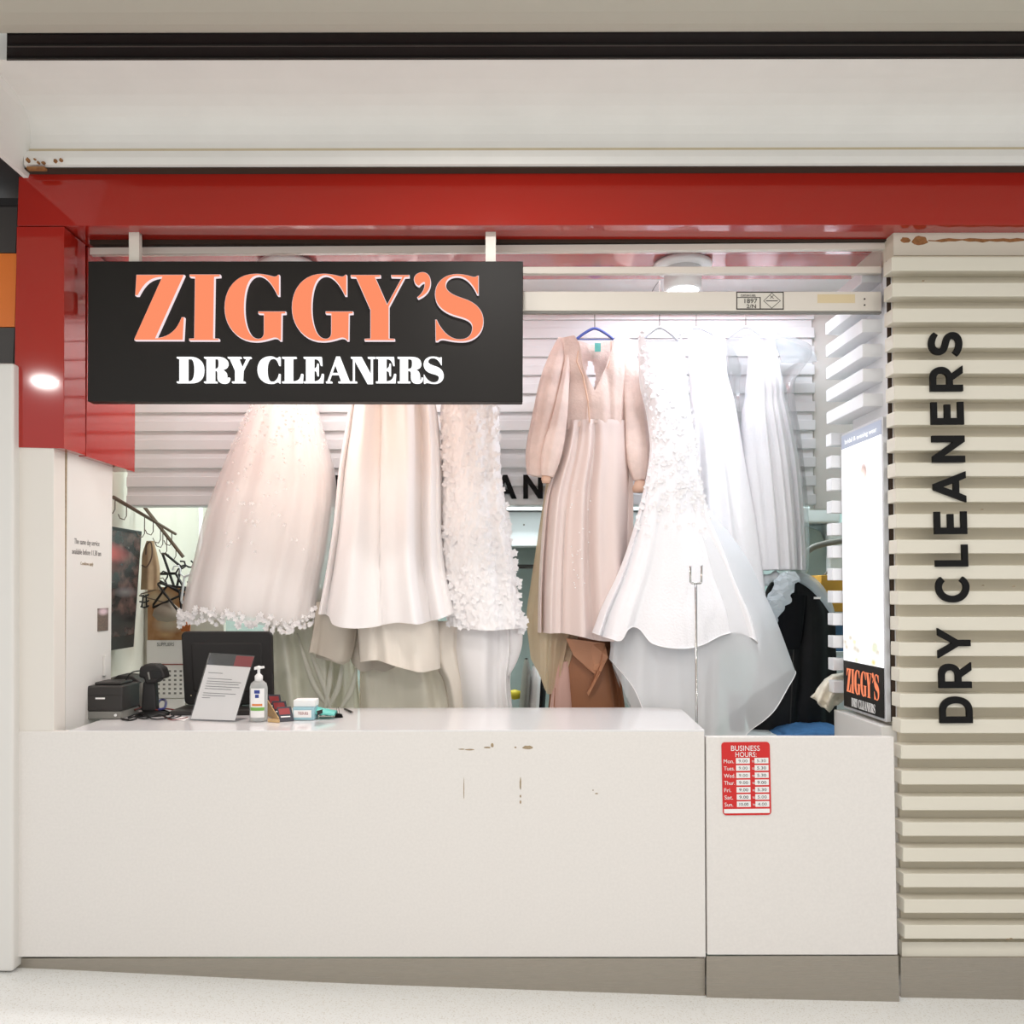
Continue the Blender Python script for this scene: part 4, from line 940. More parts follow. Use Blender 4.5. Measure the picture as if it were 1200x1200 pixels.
MB().tube(curve3([W(886, 690, 4.56), W(897, 680, 4.54), W(912, 675, 4.54)], 8), [0.028 + 0.006 * math.sin(i) for i in range(17)], 8).build('plastic_shoulder', 'shelf_white', g, smooth=True)
MB().rect(954, 699.5, 962, 702, 4.53, 4.535).build('bag_label', 'paper', g)
MB().tube([W(928, 720, 4.545), W(930, 760, 4.54), W(926, 850, 4.55)], 0.003, 6).build('zip', 'plastic_dark', g)
MB().lathe(W(910, 737, 4.50), [(0.006, 0), (0.006, -0.004)], 10, 'Y').build('button', 'plastic_grey', g)
o, _, _ = gown('navy_trousers', 'navy', None, [(812, 853, 874), (880, 856, 871)], 4.60, 0.04, nf=3, amp=0.01, seed=55, M=10, N=50)
tag(o, 'navy trouser leg showing below the sheer flared hem', 'trousers')
# blue folded denim and cream cloth
mb = MB(); random.seed(9)
dn = thing('folded_jeans', 'blue folded cloth lying below the black suit bag', 'clothes', W(950, 866, 4.3))
yj = 4.30
for j, (x0, x1, y) in enumerate([(916, 985, 861), (926, 984, 855)]):
    m2 = MB(); A = W(x0, y + 6, yj); B = W(x1, y - 3 - j, yj + .25); n_ = 14
    grid = []
    for a in range(n_ + 1):
        for b in range(8):
            u = a / n_; v = b / 7
            ed = min(1, u * 4, (1 - u) * 4) * min(1, v * 3 + .2)
            grid.append(Vector((lerp(A.x, B.x, u), lerp(yj, yj + .28, v), A.z - 0.02 + 0.04 * ed ** .5 + 0.018 * noise.noise(Vector((u * 5, v * 4, j * 3))))))
    fs = [(a * 8 + b, (a + 1) * 8 + b, (a + 1) * 8 + b + 1, a * 8 + b + 1) for a in range(n_) for b in range(7)]
    m2.add(grid, fs); m2.build('cloth_fold', 'denim', dn, smooth=True, solid=0.03)
MB().box((1.25, 4.25, 0.08), (1.60, 4.62, W(950, 866, 4.3).z - 0.005)).build('laundry_bin', 'shelf_white')
tag(bpy.data.objects['laundry_bin'], 'white bin under the blue folded cloth behind the gate', 'bin')
mb = MB(); N_ = 16; M_ = 14; vs = []; fs = []
left = [(984, 789), (975, 790), (966, 797), (958, 808), (953, 817), (966, 824), (973, 833), (980, 831)]
ctrl = [((952, 817), (972, 835)), ((958, 806), (975, 832)), ((966, 796), (979, 826)), ((975, 790), (988, 820)), ((990, 788), (1000, 818))]
for i in range(N_ + 1):
    u = i / N_ * (len(ctrl) - 1); k = min(int(u), len(ctrl) - 2); q = u - k
    A = [lerp(ctrl[k][0][j], ctrl[k + 1][0][j], q) for j in (0, 1)]; B = [lerp(ctrl[k][1][j], ctrl[k + 1][1][j], q) for j in (0, 1)]
    for j in range(M_ + 1):
        v = j / M_; px, py = lerp(A[0], B[0], v), lerp(A[1], B[1], v)
        vs.append(W(px, py, 4.14 - 0.05 * math.sin(PI * v) + 0.018 * math.sin(v * 14 + u) + 0.02 * noise.noise(Vector((u * 2, v * 4, 3)))))
fs = [(i * (M_ + 1) + j, (i + 1) * (M_ + 1) + j, (i + 1) * (M_ + 1) + j + 1, i * (M_ + 1) + j + 1) for i in range(N_) for j in range(M_)]
mb.add(vs, fs); o = mb.build('cream_cloth', 'cream_cloth', None, smooth=True, solid=0.012)
tag(o, 'crumpled cream cloth hanging over the ledge below the light box', 'cloth')
# -------- bagged clothes glimpsed between the gowns
for i, (x0, x1, y0, m, lab) in enumerate([(612, 622, 772, 'plastic_grey', 'grey bagged garment glimpsed between lace gown and blush dress'), (621, 634, 780, 'paper', 'white bagged garment glimpsed beside the cream tulle'), (628, 640, 786, 'bag_black', 'dark bagged garment glimpsed beside the cream tulle')]):
    o, _, _ = gown('bagged_garment', m, None, [(y0, x0 + 3, x1 - 3), (y0 + 14, x0, x1), (870, x0 - 6, x1 - 4), (1000, x0 - 6, x1 - 4)], 4.9 + i * .04, 0.1, nf=4, amp=0.01, seed=60 + i, M=16, N=40)
    tag(o, lab, 'bagged clothes', 'bagged clothes between the gowns')
o = MB().lathe(W(603, 814, 4.95), [(0.0, -0.03), (0.03, -0.02), (0.035, 0.0), (0.03, 0.02), (0.0, 0.03)], 16, sx=1.2).build('yellow_ball', 'yellow_thing', smooth=True)
tag(o, 'small yellow object behind the train of the lace gown', 'ball')

# ================================================================== BACK ROOM
o = struct(MB().box((W(550, 640, 5.7).x, 5.7, 0.1), (W(800, 640, 5.7).x, 5.76, 3.3)).build('wall_partition', 'inner_grey'))
pl = thing('wall_shelf', 'white boxed shelf with two screw holes behind the gowns under the black letters', 'shelf', W(660, 640, 5.45))
MB().rect(560, 600, 770, 640, 5.45, 5.69).build('shelf_front', 'shelf_white', pl, bevel=0.004)
MB().rect(558, 594, 772, 598, 5.39, 5.69).build('shelf_top', 'shelf_white', pl, bevel=0.002)
for px in (614, 634.5):
    MB().lathe(W(px, 615, 5.45), [(0.006, 0), (0.006, -0.003)], 10, 'Y').build('screw', 'plastic_grey', pl)
rl = thing('clothes_rail', 'dark metal clothes rail below the white boxed shelf', 'rail', W(640, 664, 5.55))
MB().tube([W(566, 664, 5.55), W(780, 664, 5.55)], 0.014, 10).build('rail_tube', 'plastic_dark', rl, smooth=True)
for px in (570, 776):
    MB().tube([W(px, 664, 5.55), W(px, 664, 5.7)], 0.01, 8).build('bracket', 'plastic_dark', rl)
# pressing machine at the right
pm = thing('pressing_machine', 'white pressing machine with rounded pad and bent grey pipe behind the bagged gown', 'machine', W(960, 860, 5.1))
MB().rect(915, 594, 985, 612, 5.15, 5.6).build('machine_head', 'shelf_white', pm, bevel=0.01)
MB().rect(972, 612, 1000, 992, 5.2, 5.6).build('machine_column', 'shelf_white', pm, bevel=0.01)
MB().extr([W(x, y, 5.25) for x, y in [(925, 620), (948, 617), (962, 622), (970, 640), (971, 720), (925, 720)]], (0, 0.2, 0)).build('press_pad', 'inner_grey', pm, bevel=0.01)
MB().tube(curve3([W(936, 657, 5.0), W(944, 648, 5.0), W(954, 641, 5.0), W(968, 637, 5.0), (W(992, 633, 5.0))], 6), 0.018, 12).build('pipe', 'plastic_grey', pm, smooth=True)
MB().tube([W(951, 686, 5.05), W(962, 678, 5.05), W(972, 668, 5.05)], 0.008, 8).build('lever', 'plastic_grey', pm)
MB().lathe(W(964, 676, 5.04), [(0.014, 0), (0.014, -0.02)], 12, 'Y').build('knob', 'plastic_grey', pm)
for (y0, y1, m, lab) in [(674, 717, 'amber', 'amber box seen between the slat ends, upper of two stacked boxes'), (720, 764, 'blue_box', 'blue box seen between the slat ends, lower of two stacked boxes')]:
    o = MB().rect(962, y0, 1012, y1, 4.9, 5.08).build('carton', m, bevel=0.004); tag(o, lab, 'box', 'boxes behind the slatted return')
o = MB().rect(955, 764, 1016, 768, 4.85, 5.12).build('box_shelf', 'shelf_white'); tag(o, 'small white shelf carrying two boxes behind the slatted return', 'shelf')
for px in (958, 1012):
    MB().tube([W(px, 767, 5.1), W(px, 840, 5.1)], 0.01, 8).build('shelf_leg', 'shelf_white', o)
# white pole of the back room
o = MB().tube([W(235, 575, 5.6), W(235, 970, 5.6)], 0.012, 10).build('pole', 'shelf_white', smooth=True); tag(o, 'thin white upright pole behind the ball gown in the back room', 'pole')
# -------- hanging screen on the left wall
XT = -2.02
def YT(px): return XT / ((px - CX) / F)
ws = thing('wall_screen', 'dark portrait screen with reddish picture hanging behind the left return panel', 'screen', (XT, 4.5, Wx(150, 760, XT).z))
za, zb_ = Wx(132, 617, XT).z, Wx(132, 762, XT).z
YT0, YT1 = 4.12, YT(166)
lean_ = -0.10
s_ = MB()
def scr(x0, x1, y0, y1, z0, z1):     # leaning slab, foot swung in towards the wall
    q = []
    for (y, z) in ((y0, z1), (y1, z1), (y1, z0), (y0, z0)):
        t = (zb_ - z) / (zb_ - za); q.append((y + (1 - t) * lean_ * 1.0 - (1 - t) * 0.0, z))
    return [Vector((x1, y, z)) for y, z in q], [Vector((x0, y, z)) for y, z in q]
f_, b_ = scr(XT - 0.04, XT, YT0, YT1, zb_, za); s_.hexa(f_, b_); s_.build('screen_case', 'plastic_black', ws, bevel=0.003)
f_, b_ = scr(XT, XT + 0.002, YT0 + .02, YT1 - .015, zb_ + 0.07, za - 0.02); s_ = MB(); s_.hexa(f_, b_); s_.build('screen_glass', 'screen_picture', ws)
MB().tube([(XT - 0.03, 4.42, zb_), (XT - 0.03, 4.42, 1.1)], 0.004, 6).build('cable', 'plastic_grey', ws)
MB().box((XT - 0.10, 4.40, lerp(zb_, za, .4)), (XT - 0.04, 4.50, lerp(zb_, za, .6))).build('bracket', 'plastic_dark', ws)
# -------- hook rail
hr = thing('hook_rail', 'brown metal arm with hanging hooks sloping down behind the screen', 'hook rail', W(175, 610, 4.75))
A0, A1 = W(132.5, 582.5, 4.55), W(206, 626, 5.0)
MB().tube([A0, A1], [0.011, 0.008], 6).build('arm', 'wire_dark', hr)
hr2 = thing('hook_rail', 'second brown metal arm crossing below the first, ending above the wire hangers', 'hook rail', W(190, 620, 5.0))
B0, B1 = W(166, 590, 5.0), W(215, 653, 5.05)
MB().tube([B0, B1], 0.011, 6).build('arm', 'wire_dark', hr2)
def hook(par, base, L):
    pts = [base, base + Vector((0, 0, -L)), base + Vector((-0.012, 0, -L - .02)), base + Vector((-0.035, 0, -L - .012)), base + Vector((-0.045, 0, -L + .01))]
    MB().tube(pts, 0.0028, 6).build('hook', 'wire_dark', par)
for t_, L in ((0.03, .06), (0.2, .06), (0.48, .1), (0.62, .06), (0.78, .10), (0.93, .06)):
    hook(hr, A0.lerp(A1, t_), L)
for t_, L in ((0.45, .07), (0.6, .09), (0.82, .05)):
    hook(hr2, B0.lerp(B1, t_), L)
# -------- calendar, paper bag and hangers
cal = thing('wall_calendar', 'tall wall calendar with brown picture hanging behind the scanner', 'calendar', W(192, 840, 5.15))
MB().rect(173, 688, 216, 750, 5.15, 5.16).build('picture_sheet', 'calendar_picture', cal)
MB().rect(172, 750.5, 216, 778, 5.145, 5.155).build('month_sheet', 'paper', cal)
MB().rect(172, 779, 216, 818, 5.145, 5.155).build('month_sheet', 'paper', cal)
MB().rect(172, 819, 216, 850, 5.145, 5.155).build('month_sheet', 'paper', cal)
MB().rect(172, 778, 216, 779.3, 5.142, 5.146).build('binding', 'calendar_red', cal)
MB().rect(176, 784, 215, 815, 5.1435, 5.145).build('date_grid', 'date_cells', cal)
words('SUPPLIERS', 184, 757, 20, 4, 5.1445, 'calendar_title', 'grey_ink', cal)
bd_ = struct(MB().box((W(168, 800, 5.17).x - 0.03, 5.17, 0.1), (W(262, 800, 5.17).x, 5.21, W(200, 690, 5.17).z)).build('wall_partition.001', 'pale_panel'))
bgm = thing('cloth_bag', 'beige cloth bag hanging from the hook rail behind the screen edge', 'bag', W(178, 690, 4.95))
gown('bag_body', 'brown_bag', bgm, [(634, 172, 180), (650, 167, 184), (670, 166, 187), (691, 165, 186)], 4.95, 0.04, nf=3, amp=0.012, seed=71, M=20, N=50)
MB().tube(curve3([W(171, 650, 4.90), W(172, 638, 4.90), W(177, 636, 4.90), W(178, 652, 4.90), W(172, 664, 4.90), W(166, 662, 4.90)], 6), 0.004, 6).build('strap', 'wire_dark', bgm)
cp = MB(); cp.lathe(W(196, 712, 4.98), [(0.0, -0.085), (0.055, -0.075), (0.085, -0.045), (0.075, -0.01), (0.03, 0.03), (0.0, 0.04)], 24, sx=1.0, sy=.6)
o = cp.build('felt_hat', 'hat_grey', smooth=True); tag(o, 'grey felt hat hanging in front of the calendar picture', 'hat')
MB().tube([W(184, 716, 4.92), W(190, 723, 4.92), W(205, 724, 4.92)], 0.006, 6).build('hat_band', 'wire_dark', o) if False else None
def wire_hanger(px, py, Y, s, rot, m, lab, r=0.006):
    h = thing('clothes_hanger', lab, 'hanger', W(px, py, Y), 'hangers heaped on the hook rail')
    R_ = Matrix.Rotation(rot, 3, 'Y'); c = W(px, py, Y)
    tri = [Vector((0, 0, 0)), Vector((-.12, 0.01, -.07)), Vector((-.13, 0.01, -.085)), Vector((.13, -0.01, -.085)), Vector((.12, -0.01, -.07)), Vector((0, 0, 0))]
    MB().tube([c + R_ @ (p * s) for p in tri], r, 6).build('hanger_frame', m, h)
    hk = [Vector((0, 0, 0)), Vector((0, 0, .03)), Vector((.02, 0, .045)), Vector((.03, 0, .065)), Vector((.01, 0, .085)), Vector((-.012, 0, .075))]
    MB().tube([c + R_ @ (p * s) for p in hk], r * .7, 6).build('hook', m, h)
wire_hanger(206, 672, 5.00, 1.0, 0.5, 'plastic_black', 'black plastic hanger nearest the rail end, tilted to the right', .008)
wire_hanger(212, 664, 5.03, 0.9, 1.2, 'plastic_black', 'black plastic hanger hanging steeply at the rail end', .008)
wire_hanger(196, 686, 4.96, 1.0, -0.4, 'plastic_black', 'black hanger tilted left above the felt hat', .007)
wire_hanger(210, 692, 4.93, 0.9, 0.9, 'plastic_black', 'black hanger low against the ball gown, steeply tilted', .007)
wire_hanger(216, 676, 4.90, 1.0, -0.9, 'shelf_white', 'white plastic hanger in front of the black hangers', .007)
wire_hanger(186, 690, 5.02, 0.8, 0.25, 'wire_dark', 'thin dark wire hanger beside the beige cloth bag', .004)
wb = thing('wire_basket', 'small dark wire basket on the wall below the screen edge', 'basket', W(169, 712, 5.0))
for y in (698, 705, 711):
    MB().tube([W(164 + abs(y - 705) * .2, y, 4.95), W(169, y + 1, 4.9), W(174, y - 1, 4.95)], 0.005, 6).build('wire', 'rubber', wb)
MB().tube([W(168, 697, 4.93), W(166, 712, 4.93)], 0.005, 6).build('wire', 'rubber', wb); MB().tube([W(171, 697, 4.93), W(172, 712, 4.93)], 0.005, 6).build('wire', 'rubber', wb)
lf = MB(); lf.extr([W(x, y, 5.0) for x, y in [(212, 740), (213, 732), (216, 735), (218, 728), (220, 734), (223, 730), (222, 740)]], (0, 0.01, 0)); o = lf.build('orange_leaf', 'leaf_orange'); tag(o, 'orange leaf shape standing at the top of the monitor by the calendar', 'ornament')
# ================================================================== COUNTER ITEMS
ZT = zc
def on(px, py):     # point of the countertop under a photo pixel
    return Wz(px, py, ZT + 0.0015)
# receipt printer
p0 = on(98.5, 843); Yp = p0.y
pr = thing('receipt_printer', 'black square receipt printer at the left end of the counter', 'printer', p0)
b = MB(); x0 = p0.x; x1 = W(143, 843, Yp).x; z0 = ZT + 0.0015; z1 = W(100, 804, Yp).z; dp = 0.19
b.box((x0, Yp, z0 + 0.035), (x1, Yp + dp, z1)); b.build('printer_body', 'plastic_dark', pr, bevel=0.008, seg=3)
MB().box((x0 + 0.004, Yp + 0.004, z0), (x1 - 0.004, Yp + dp, z0 + 0.034)).build('printer_base', 'plastic_grey', pr, bevel=0.004)
MB().box((x0 + 0.002, Yp - 0.001, z1 - 0.042), (x1 - 0.002, Yp + 0.002, z1 - 0.040)).build('lid_seam', 'rubber', pr)
MB().box((x0 + 0.05, Yp - 0.0015, z1 - 0.058), (x0 + 0.092, Yp + 0.001, z1 - 0.051)).build('badge', 'paper', pr)
MB().box((x0 + 0.03, Yp + 0.03, z1), (x1 - 0.02, Yp + dp - .03, z1 + 0.014)).build('paper_cover', 'plastic_dark', pr, bevel=0.006)
MB().lathe((x1 - 0.03, Yp + 0.003, z0 + 0.018), [(0.006, 0), (0.006, -0.004)], 12, 'Y').build('button', 'bottle_white', pr)
# rounded dark card terminal behind
c0 = on(143, 832); tm = thing('card_terminal', 'dark rounded payment terminal behind the receipt printer', 'terminal', c0)
q = [(-0.10, 0), (-0.10, 0.10), (-0.07, 0.15), (-0.02, 0.165), (0.05, 0.16), (0.09, 0.13), (0.105, 0.09), (0.105, 0)]
MB().extr([Vector((c0.x + x, c0.y, ZT + 0.002 + z)) for x, z in q], (0, 0.12, 0)).build('terminal_body', 'plastic_grey', tm, bevel=0.01)
MB().extr([Vector((c0.x + x * 1.02, c0.y - 0.004, ZT + 0.002 + z)) for x, z in [(-0.06, 0.135), (-0.02, 0.166), (0.05, 0.161), (0.09, 0.131), (0.08, 0.125), (0.03, 0.14)]], (0, 0.12, 0)).build('terminal_hood', 'plastic_dark', tm, bevel=0.004)
# barcode scanner on stand
s0 = on(176, 838); sn = thing('barcode_scanner', 'black handheld barcode scanner resting upright in its stand', 'scanner', s0)
Ys = s0.y; k = Ys / F
MB().lathe((s0.x + 0.01, Ys, ZT + 0.0015), [(0.075, 0), (0.078, 0.006), (0.06, 0.014), (0.03, 0.02)], 24, sy=.8).build('stand_base', 'rubber', sn, smooth=True)
a_ = W(166, 834, Ys); 
st_ = MB(); st_.hexa([W(167, 799, Ys), W(181, 799, Ys), W(183, 834, Ys), W(165, 834, Ys)], [p + Vector((0, .045, 0)) for p in (W(167, 799, Ys), W(181, 799, Ys), W(183, 834, Ys), W(165, 834, Ys))]); st_.build('stand_stem', 'plastic_black', sn, bevel=0.008, seg=3)
hd = [(163, 782), (170, 778.5), (182, 778.5), (190, 783), (193.5, 795), (186, 797), (182, 801), (170, 802), (168, 795), (162, 794)]
MB().extr([W(x, y, Ys - 0.02) for x, y in hd], (0, 0.07, 0)).build('scanner_head', 'matte_black', sn, bevel=0.01, seg=3)
MB().extr([W(x, y, Ys - 0.024) for x, y in [(176, 787), (187, 785), (190, 793), (180, 796)]], (0, 0.006, 0)).build('scan_window', 'rubber', sn, bevel=0.002)
MB().extr([W(x, y, Ys - 0.023) for x, y in [(172.5, 788), (174.5, 787.5), (176, 796), (174.5, 796.5)]], (0, 0.004, 0)).build('trigger', 'plastic_grey', sn)
MB().tube(curve3([W(164, 786, Ys), W(155, 788, Ys), W(149, 794, Ys), W(145, 806, Ys + .03), (on(150, 832) + Vector((0, 0, .006)))], 8), 0.003, 6).build('cord', 'rubber', sn, smooth=True)
# tangle of cables
cb = thing('cable_tangle', 'tangle of black and red cables on the counter before the monitor', 'cables', on(180, 842))
random.seed(17)
def cab(pts, m='rubber', r=0.0035):
    MB().tube(curve3([on(x, y) + Vector((0, 0, r + h)) for x, y, h in pts], 8), r, 6).build('cable', m, cb, smooth=True)
cab([(140, 842, 0), (148, 844, 0), (157, 842, .004), (170, 843, 0), (186, 841, .01), (200, 843, 0), (212, 840, 0)])
cab([(146, 840, 0), (152, 836, .03), (160, 832, .03), (172, 838, .004), (190, 836, .012), (206, 838, 0), (222, 838, 0)])
cab([(150, 843, .006), (164, 840, .012), (178, 844, .003), (192, 844, .003), (204, 841, .004)])
cab([(158, 838, .02), (170, 834, .02), (184, 838, .02), (196, 834, .01), (214, 835, 0)], 'cable_red')
cab([(188, 840, .006), (200, 844, 0), (212, 843, 0), (220, 841, 0)], 'cable_red', .0025)
cab([(182, 836, .02), (188, 829, .03), (194, 830, .03), (193, 836, .02), (186, 838, .02)], 'cable_blue', .006)
cab([(143, 844, 0), (152, 845, 0), (160, 843, 0)])
o = MB().extr([on(x, y) for x, y in [(199, 843), (207, 839.5), (222, 841), (216, 845)]], (0, 0, 0.001)).build('paper_slip', 'paper'); tag(o, 'small white paper slip lying by the red cable', 'paper')
# monitor seen from behind
m0 = on(260, 832); Ym = m0.y + 0.02; mo = thing('monitor', 'black monitor seen from behind on the counter', 'monitor', on(260, 834))
def rr(x0, y0, x1, y1, x2, r):      # rounded trapezium: top x0..x1 at y0, bottom inset by x2
    pts = []
    for cx_, cy_, a0 in ((x1 - r, y0 + r, -PI/2), (x1 - r - 0, y1 - r, 0), (x0 + r, y1 - r, PI/2), (x0 + r, y0 + r, PI)):
        for k_ in range(7):
            a = a0 + PI / 2 * k_ / 6; x = cx_ + r * math.cos(a); y = cy_ + r * math.sin(a); t_ = (y - y0) / (y1 - y0)
            pts.append((x + (x2[0] if x < 260 else x2[1]) * t_, y))
    return pts
MB().extr([W(x, y, Ym) for x, y in rr(212, 740, 318, 826, (4, 2), 6)], (0, 0.035, 0)).build('monitor_case', 'matte_black', mo, bevel=0.006, seg=3)
MB().extr([W(x, y, Ym - 0.003) for x, y in rr(222, 752, 308, 812, (3, 0), 5)], (0, 0.03, 0)).build('rear_bulge', 'matte_black', mo, bevel=0.012, seg=3)
MB().box((W(246, 800, Ym).x, Ym - 0.01, ZT + 0.01), (W(282, 800, Ym).x, Ym + 0.03, W(250, 800, Ym).z)).build('stand_neck', 'matte_black', mo, bevel=0.005)
MB().box((W(212, 830, Ym).x, Ym - 0.13, ZT + 0.0015), (W(306, 830, Ym).x, Ym + 0.12, ZT + 0.016)).build('stand_foot', 'matte_black', mo, bevel=0.006)
MB().lathe(W(224, 815, Ym - 0.001), [(0.003, 0), (0.003, -0.002)], 8, 'Y').build('indicator_light', 'yellow_tape', mo)
# keyboard-like flat dark and light bars beside the holder
o = MB().box((on(205, 836).x, Ym - 0.19, ZT + 0.0015), (on(310, 836).x, Ym - 0.135, ZT + 0.022)).build('keyboard', 'plastic_dark', bevel=0.004)
tag(o, 'dark flat keyboard edge on the counter behind the sign holder', 'keyboard')
# slanted acrylic sign holder
ah = thing('sign_holder', 'tilted clear acrylic sign holder with white printed notice', 'sign holder', on(250, 845))
BL, BR = on(222.5, 844), on(275.5, 846)
upv = W(246, 765, BL.y + 0.10) - BL
upv2 = W(298.5, 768.5, BR.y + 0.10) - BR
nrm_ = (BR - BL).cross(upv).normalized()
if nrm_.y > 0: nrm_ = -nrm_
def hp(u, v, d=0.0):
    return (BL + (BR - BL) * u + (upv * (1 - u) + upv2 * u) * v + nrm_ * d)
def slab(u0, v0, u1, v1, d0, d1, name, m, parent):
    mb = MB(); mb.hexa([hp(u0, v1, d1), hp(u1, v1, d1), hp(u1, v0, d1), hp(u0, v0, d1)], [hp(u0, v1, d0), hp(u1, v1, d0), hp(u1, v0, d0), hp(u0, v0, d0)]); return mb.build(name, m, parent)
slab(0, 0, 1, 1, 0.002, 0.004, 'front_sheet', 'acrylic', ah)
slab(0, 0, 1, 1, -0.004, -0.002, 'back_sheet', 'acrylic', ah)
slab(0.015, 0.02, 0.985, 0.82, -0.0006, 0.0006, 'notice_paper', 'paper', ah)
slab(0.6, 0.825, 0.985, 0.985, -0.0012, -0.0006, 'red_slip', 'card_red', ah)
for i, (u0, u1, v) in enumerate([(.10, .42, .70), (.12, .66, .615), (.12, .88, .575), (.12, .84, .54), (.12, .88, .50), (.12, .72, .465), (.12, .84, .40), (.12, .62, .365), (.12, .3, .33)]):
    slab(u0, v, u1, v + .008, 0.0006, 0.001, 'text_line', 'grey_ink', ah)
mb = MB(); mb.extr([BL + Vector((0, .002, 0.001)), BR + Vector((0, .002, 0.001)), BR + Vector((0.03, 0.09, 0.001)), BL + Vector((0.03, 0.09, 0.001))], (0, 0, 0.003)); mb.build('foot', 'acrylic', ah)
# soap pump bottle
q0 = on(303, 845); bo = thing('pump_bottle', 'clear sanitizer pump bottle with white pump and green label band', 'bottle', q0)
kb = q0.y / F
def bz(py): return W(303, py, q0.y).z - q0.z
MB().lathe(q0, [(0.0, 0.0), (10 * kb, 0.0), (10.4 * kb, .006), (10.4 * kb, bz(806)), (9.2 * kb, bz(801)), (6 * kb, bz(798)), (3.2 * kb, bz(796.5)), (0.0, bz(796.5))], 28, sy=.7).build('bottle_body', 'bottle', bo, smooth=True)
MB().lathe(q0 + Vector((0, 0, bz(798))), [(4.6 * kb, 0), (4.6 * kb, 6 * kb), (2.6 * kb, 8 * kb), (1.6 * kb, 9 * kb), (1.6 * kb, 13.5 * kb), (3 * kb, 14.5 * kb), (3 * kb, 17 * kb), (0, 18 * kb)], 20).build('pump', 'bottle_white', bo, smooth=True)
MB().hexa([q0 + Vector((x * kb, -2 * kb, bz(y))) for x, y in ((-5, 781.5), (6, 780.5), (6.5, 783), (-5, 785))], [q0 + Vector((x * kb, 2 * kb, bz(y))) for x, y in ((-5, 781.5), (6, 780.5), (6.5, 783), (-5, 785))]).build('spout', 'bottle_white', bo, bevel=0.002)
def wrap(y0, y1, hw, m, name, dd=.0006):
    mb = MB(); n_ = 12; vs = []
    for i in range(n_ + 1):
        x = lerp(-hw, hw, i / n_); yy = -math.sqrt(max(0, 1 - (x / 10.4) ** 2)) * 10.4 * .7 * kb - dd
        vs += [q0 + Vector((x * kb, yy, bz(y0))), q0 + Vector((x * kb, yy, bz(y1)))]
    mb.add(vs, [(2 * i, 2 * i + 1, 2 * i + 3, 2 * i + 2) for i in range(n_)]); return mb.build(name, m, bo)
wrap(806, 840, 8, 'bottle_white', 'label'); wrap(828, 832, 8, 'green_ink', 'label_band', .0009); wrap(824, 826.5, 6, 'orange_ink', 'label_flower', .0009)
wrap(808, 812, 3.2, 'blue_ink', 'label_mark', .0009); wrap(813, 817, 2.2, 'blue_ink', 'label_mark', .0009)
# business card holder, three tiers
ch = thing('card_holder', 'wooden tiered holder of dark business cards beside the pump bottle', 'card holder', on(330, 846))
for i, (x0, x1, y0, y1, hh) in enumerate([(317, 331, 828, 838, 16), (322, 338, 833, 841, 14), (328, 344, 846, 846, 18)]):
    a = on(x0, [839, 842, 846][i]); bq = on(x1, [839, 842, 845][i]); hgt = [0.072, 0.064, 0.058][i] ; dz = [0.02, 0.008, 0][i]
    up = Vector((-0.022, 0.03, hgt))
    mb = MB(); mb.extr([a + Vector((0, 0, dz)), bq + Vector((0, 0, dz)), bq + up + Vector((0, 0, dz)), a + up + Vector((0, 0, dz))], (0.0, 0.012, 0)); cd_ = mb.build('card_stack', 'card_dark', ch)
    f = lambda u, v: a + (bq - a) * u + up * v + Vector((0, -0.0008, dz))
    mb = MB(); mb.add([f(.1, .5), f(.9, .5), f(.9, .92), f(.1, .92)], [(0, 1, 2, 3)]); mb.build('card_print', 'card_red', cd_)
    mb = MB(); mb.add([f(.15, .3), f(.85, .3), f(.85, .38), f(.15, .38)], [(0, 1, 2, 3)]); mb.build('card_print', 'paper', cd_)
MB().extr([on(314, 838), on(327, 846.5), on(327, 846.5) + Vector((0, 0, .02)), on(314, 838) + Vector((0, 0, .07))], (-0.006, 0.004, 0)).build('holder_side', 'card_wood', ch)
MB().extr([on(314, 846), on(327, 847), on(327, 847) + Vector((0.0, 0.0, .012)), on(314, 846) + Vector((0, 0, .014))], (0, 0.012, 0)).build('holder_base', 'card_wood', ch)
# small cartons and packets
c0 = on(343, 844); bx = thing('tissue_box', 'pale blue flat carton with white lid beside the card holder', 'box', c0)
MB().box((c0.x, c0.y, c0.z), (on(368, 844).x, c0.y + .09, c0.z + 0.055)).build('box_body', 'tissue_blue', bx, bevel=0.002)
MB().box((c0.x + .004, c0.y - .001, c0.z + 0.012), (on(368, 844).x - .012, c0.y + .001, c0.z + 0.044)).build('box_label', 'paper', bx)
words('TISSUES', 349, 837.5, 12, 3, c0.y - .0012, 'box_caption', 'card_red', bx)
MB().box((c0.x - .002, c0.y + .02, c0.z + 0.056), (on(368, 844).x, c0.y + .10, c0.z + 0.085)).build('paper_stack', 'paper', bx, bevel=0.002)
c0 = on(368.5, 843); o = thing('tissue_packet', 'turquoise crumpled packet beside the pale blue carton', 'packet', c0)
mb = MB(); n_ = 10
for i in range(n_ + 1):
    for j in range(7):
        u, v = i / n_, j / 6; mb.v.append(Vector((lerp(c0.x, on(393, 842).x, u), c0.y + .10 * v, c0.z + .004 + (.045 * (1 - u * .4)) * math.sin(PI * min(1, v * .9 + .1)) ** .6 + .006 * noise.noise(Vector((u * 6, v * 5, 2))))))
mb.f += [(i * 7 + j, (i + 1) * 7 + j, (i + 1) * 7 + j + 1, i * 7 + j + 1) for i in range(n_) for j in range(6)]
mb.build('packet_wrap', 'teal', o, smooth=True, solid=.004)
MB().extr([Wz(x, y, ZT + .05) for x, y in [(371, 834), (378, 832), (378, 836), (372, 838)]], (0, 0, .003)).build('packet_print', 'ink_black', o)
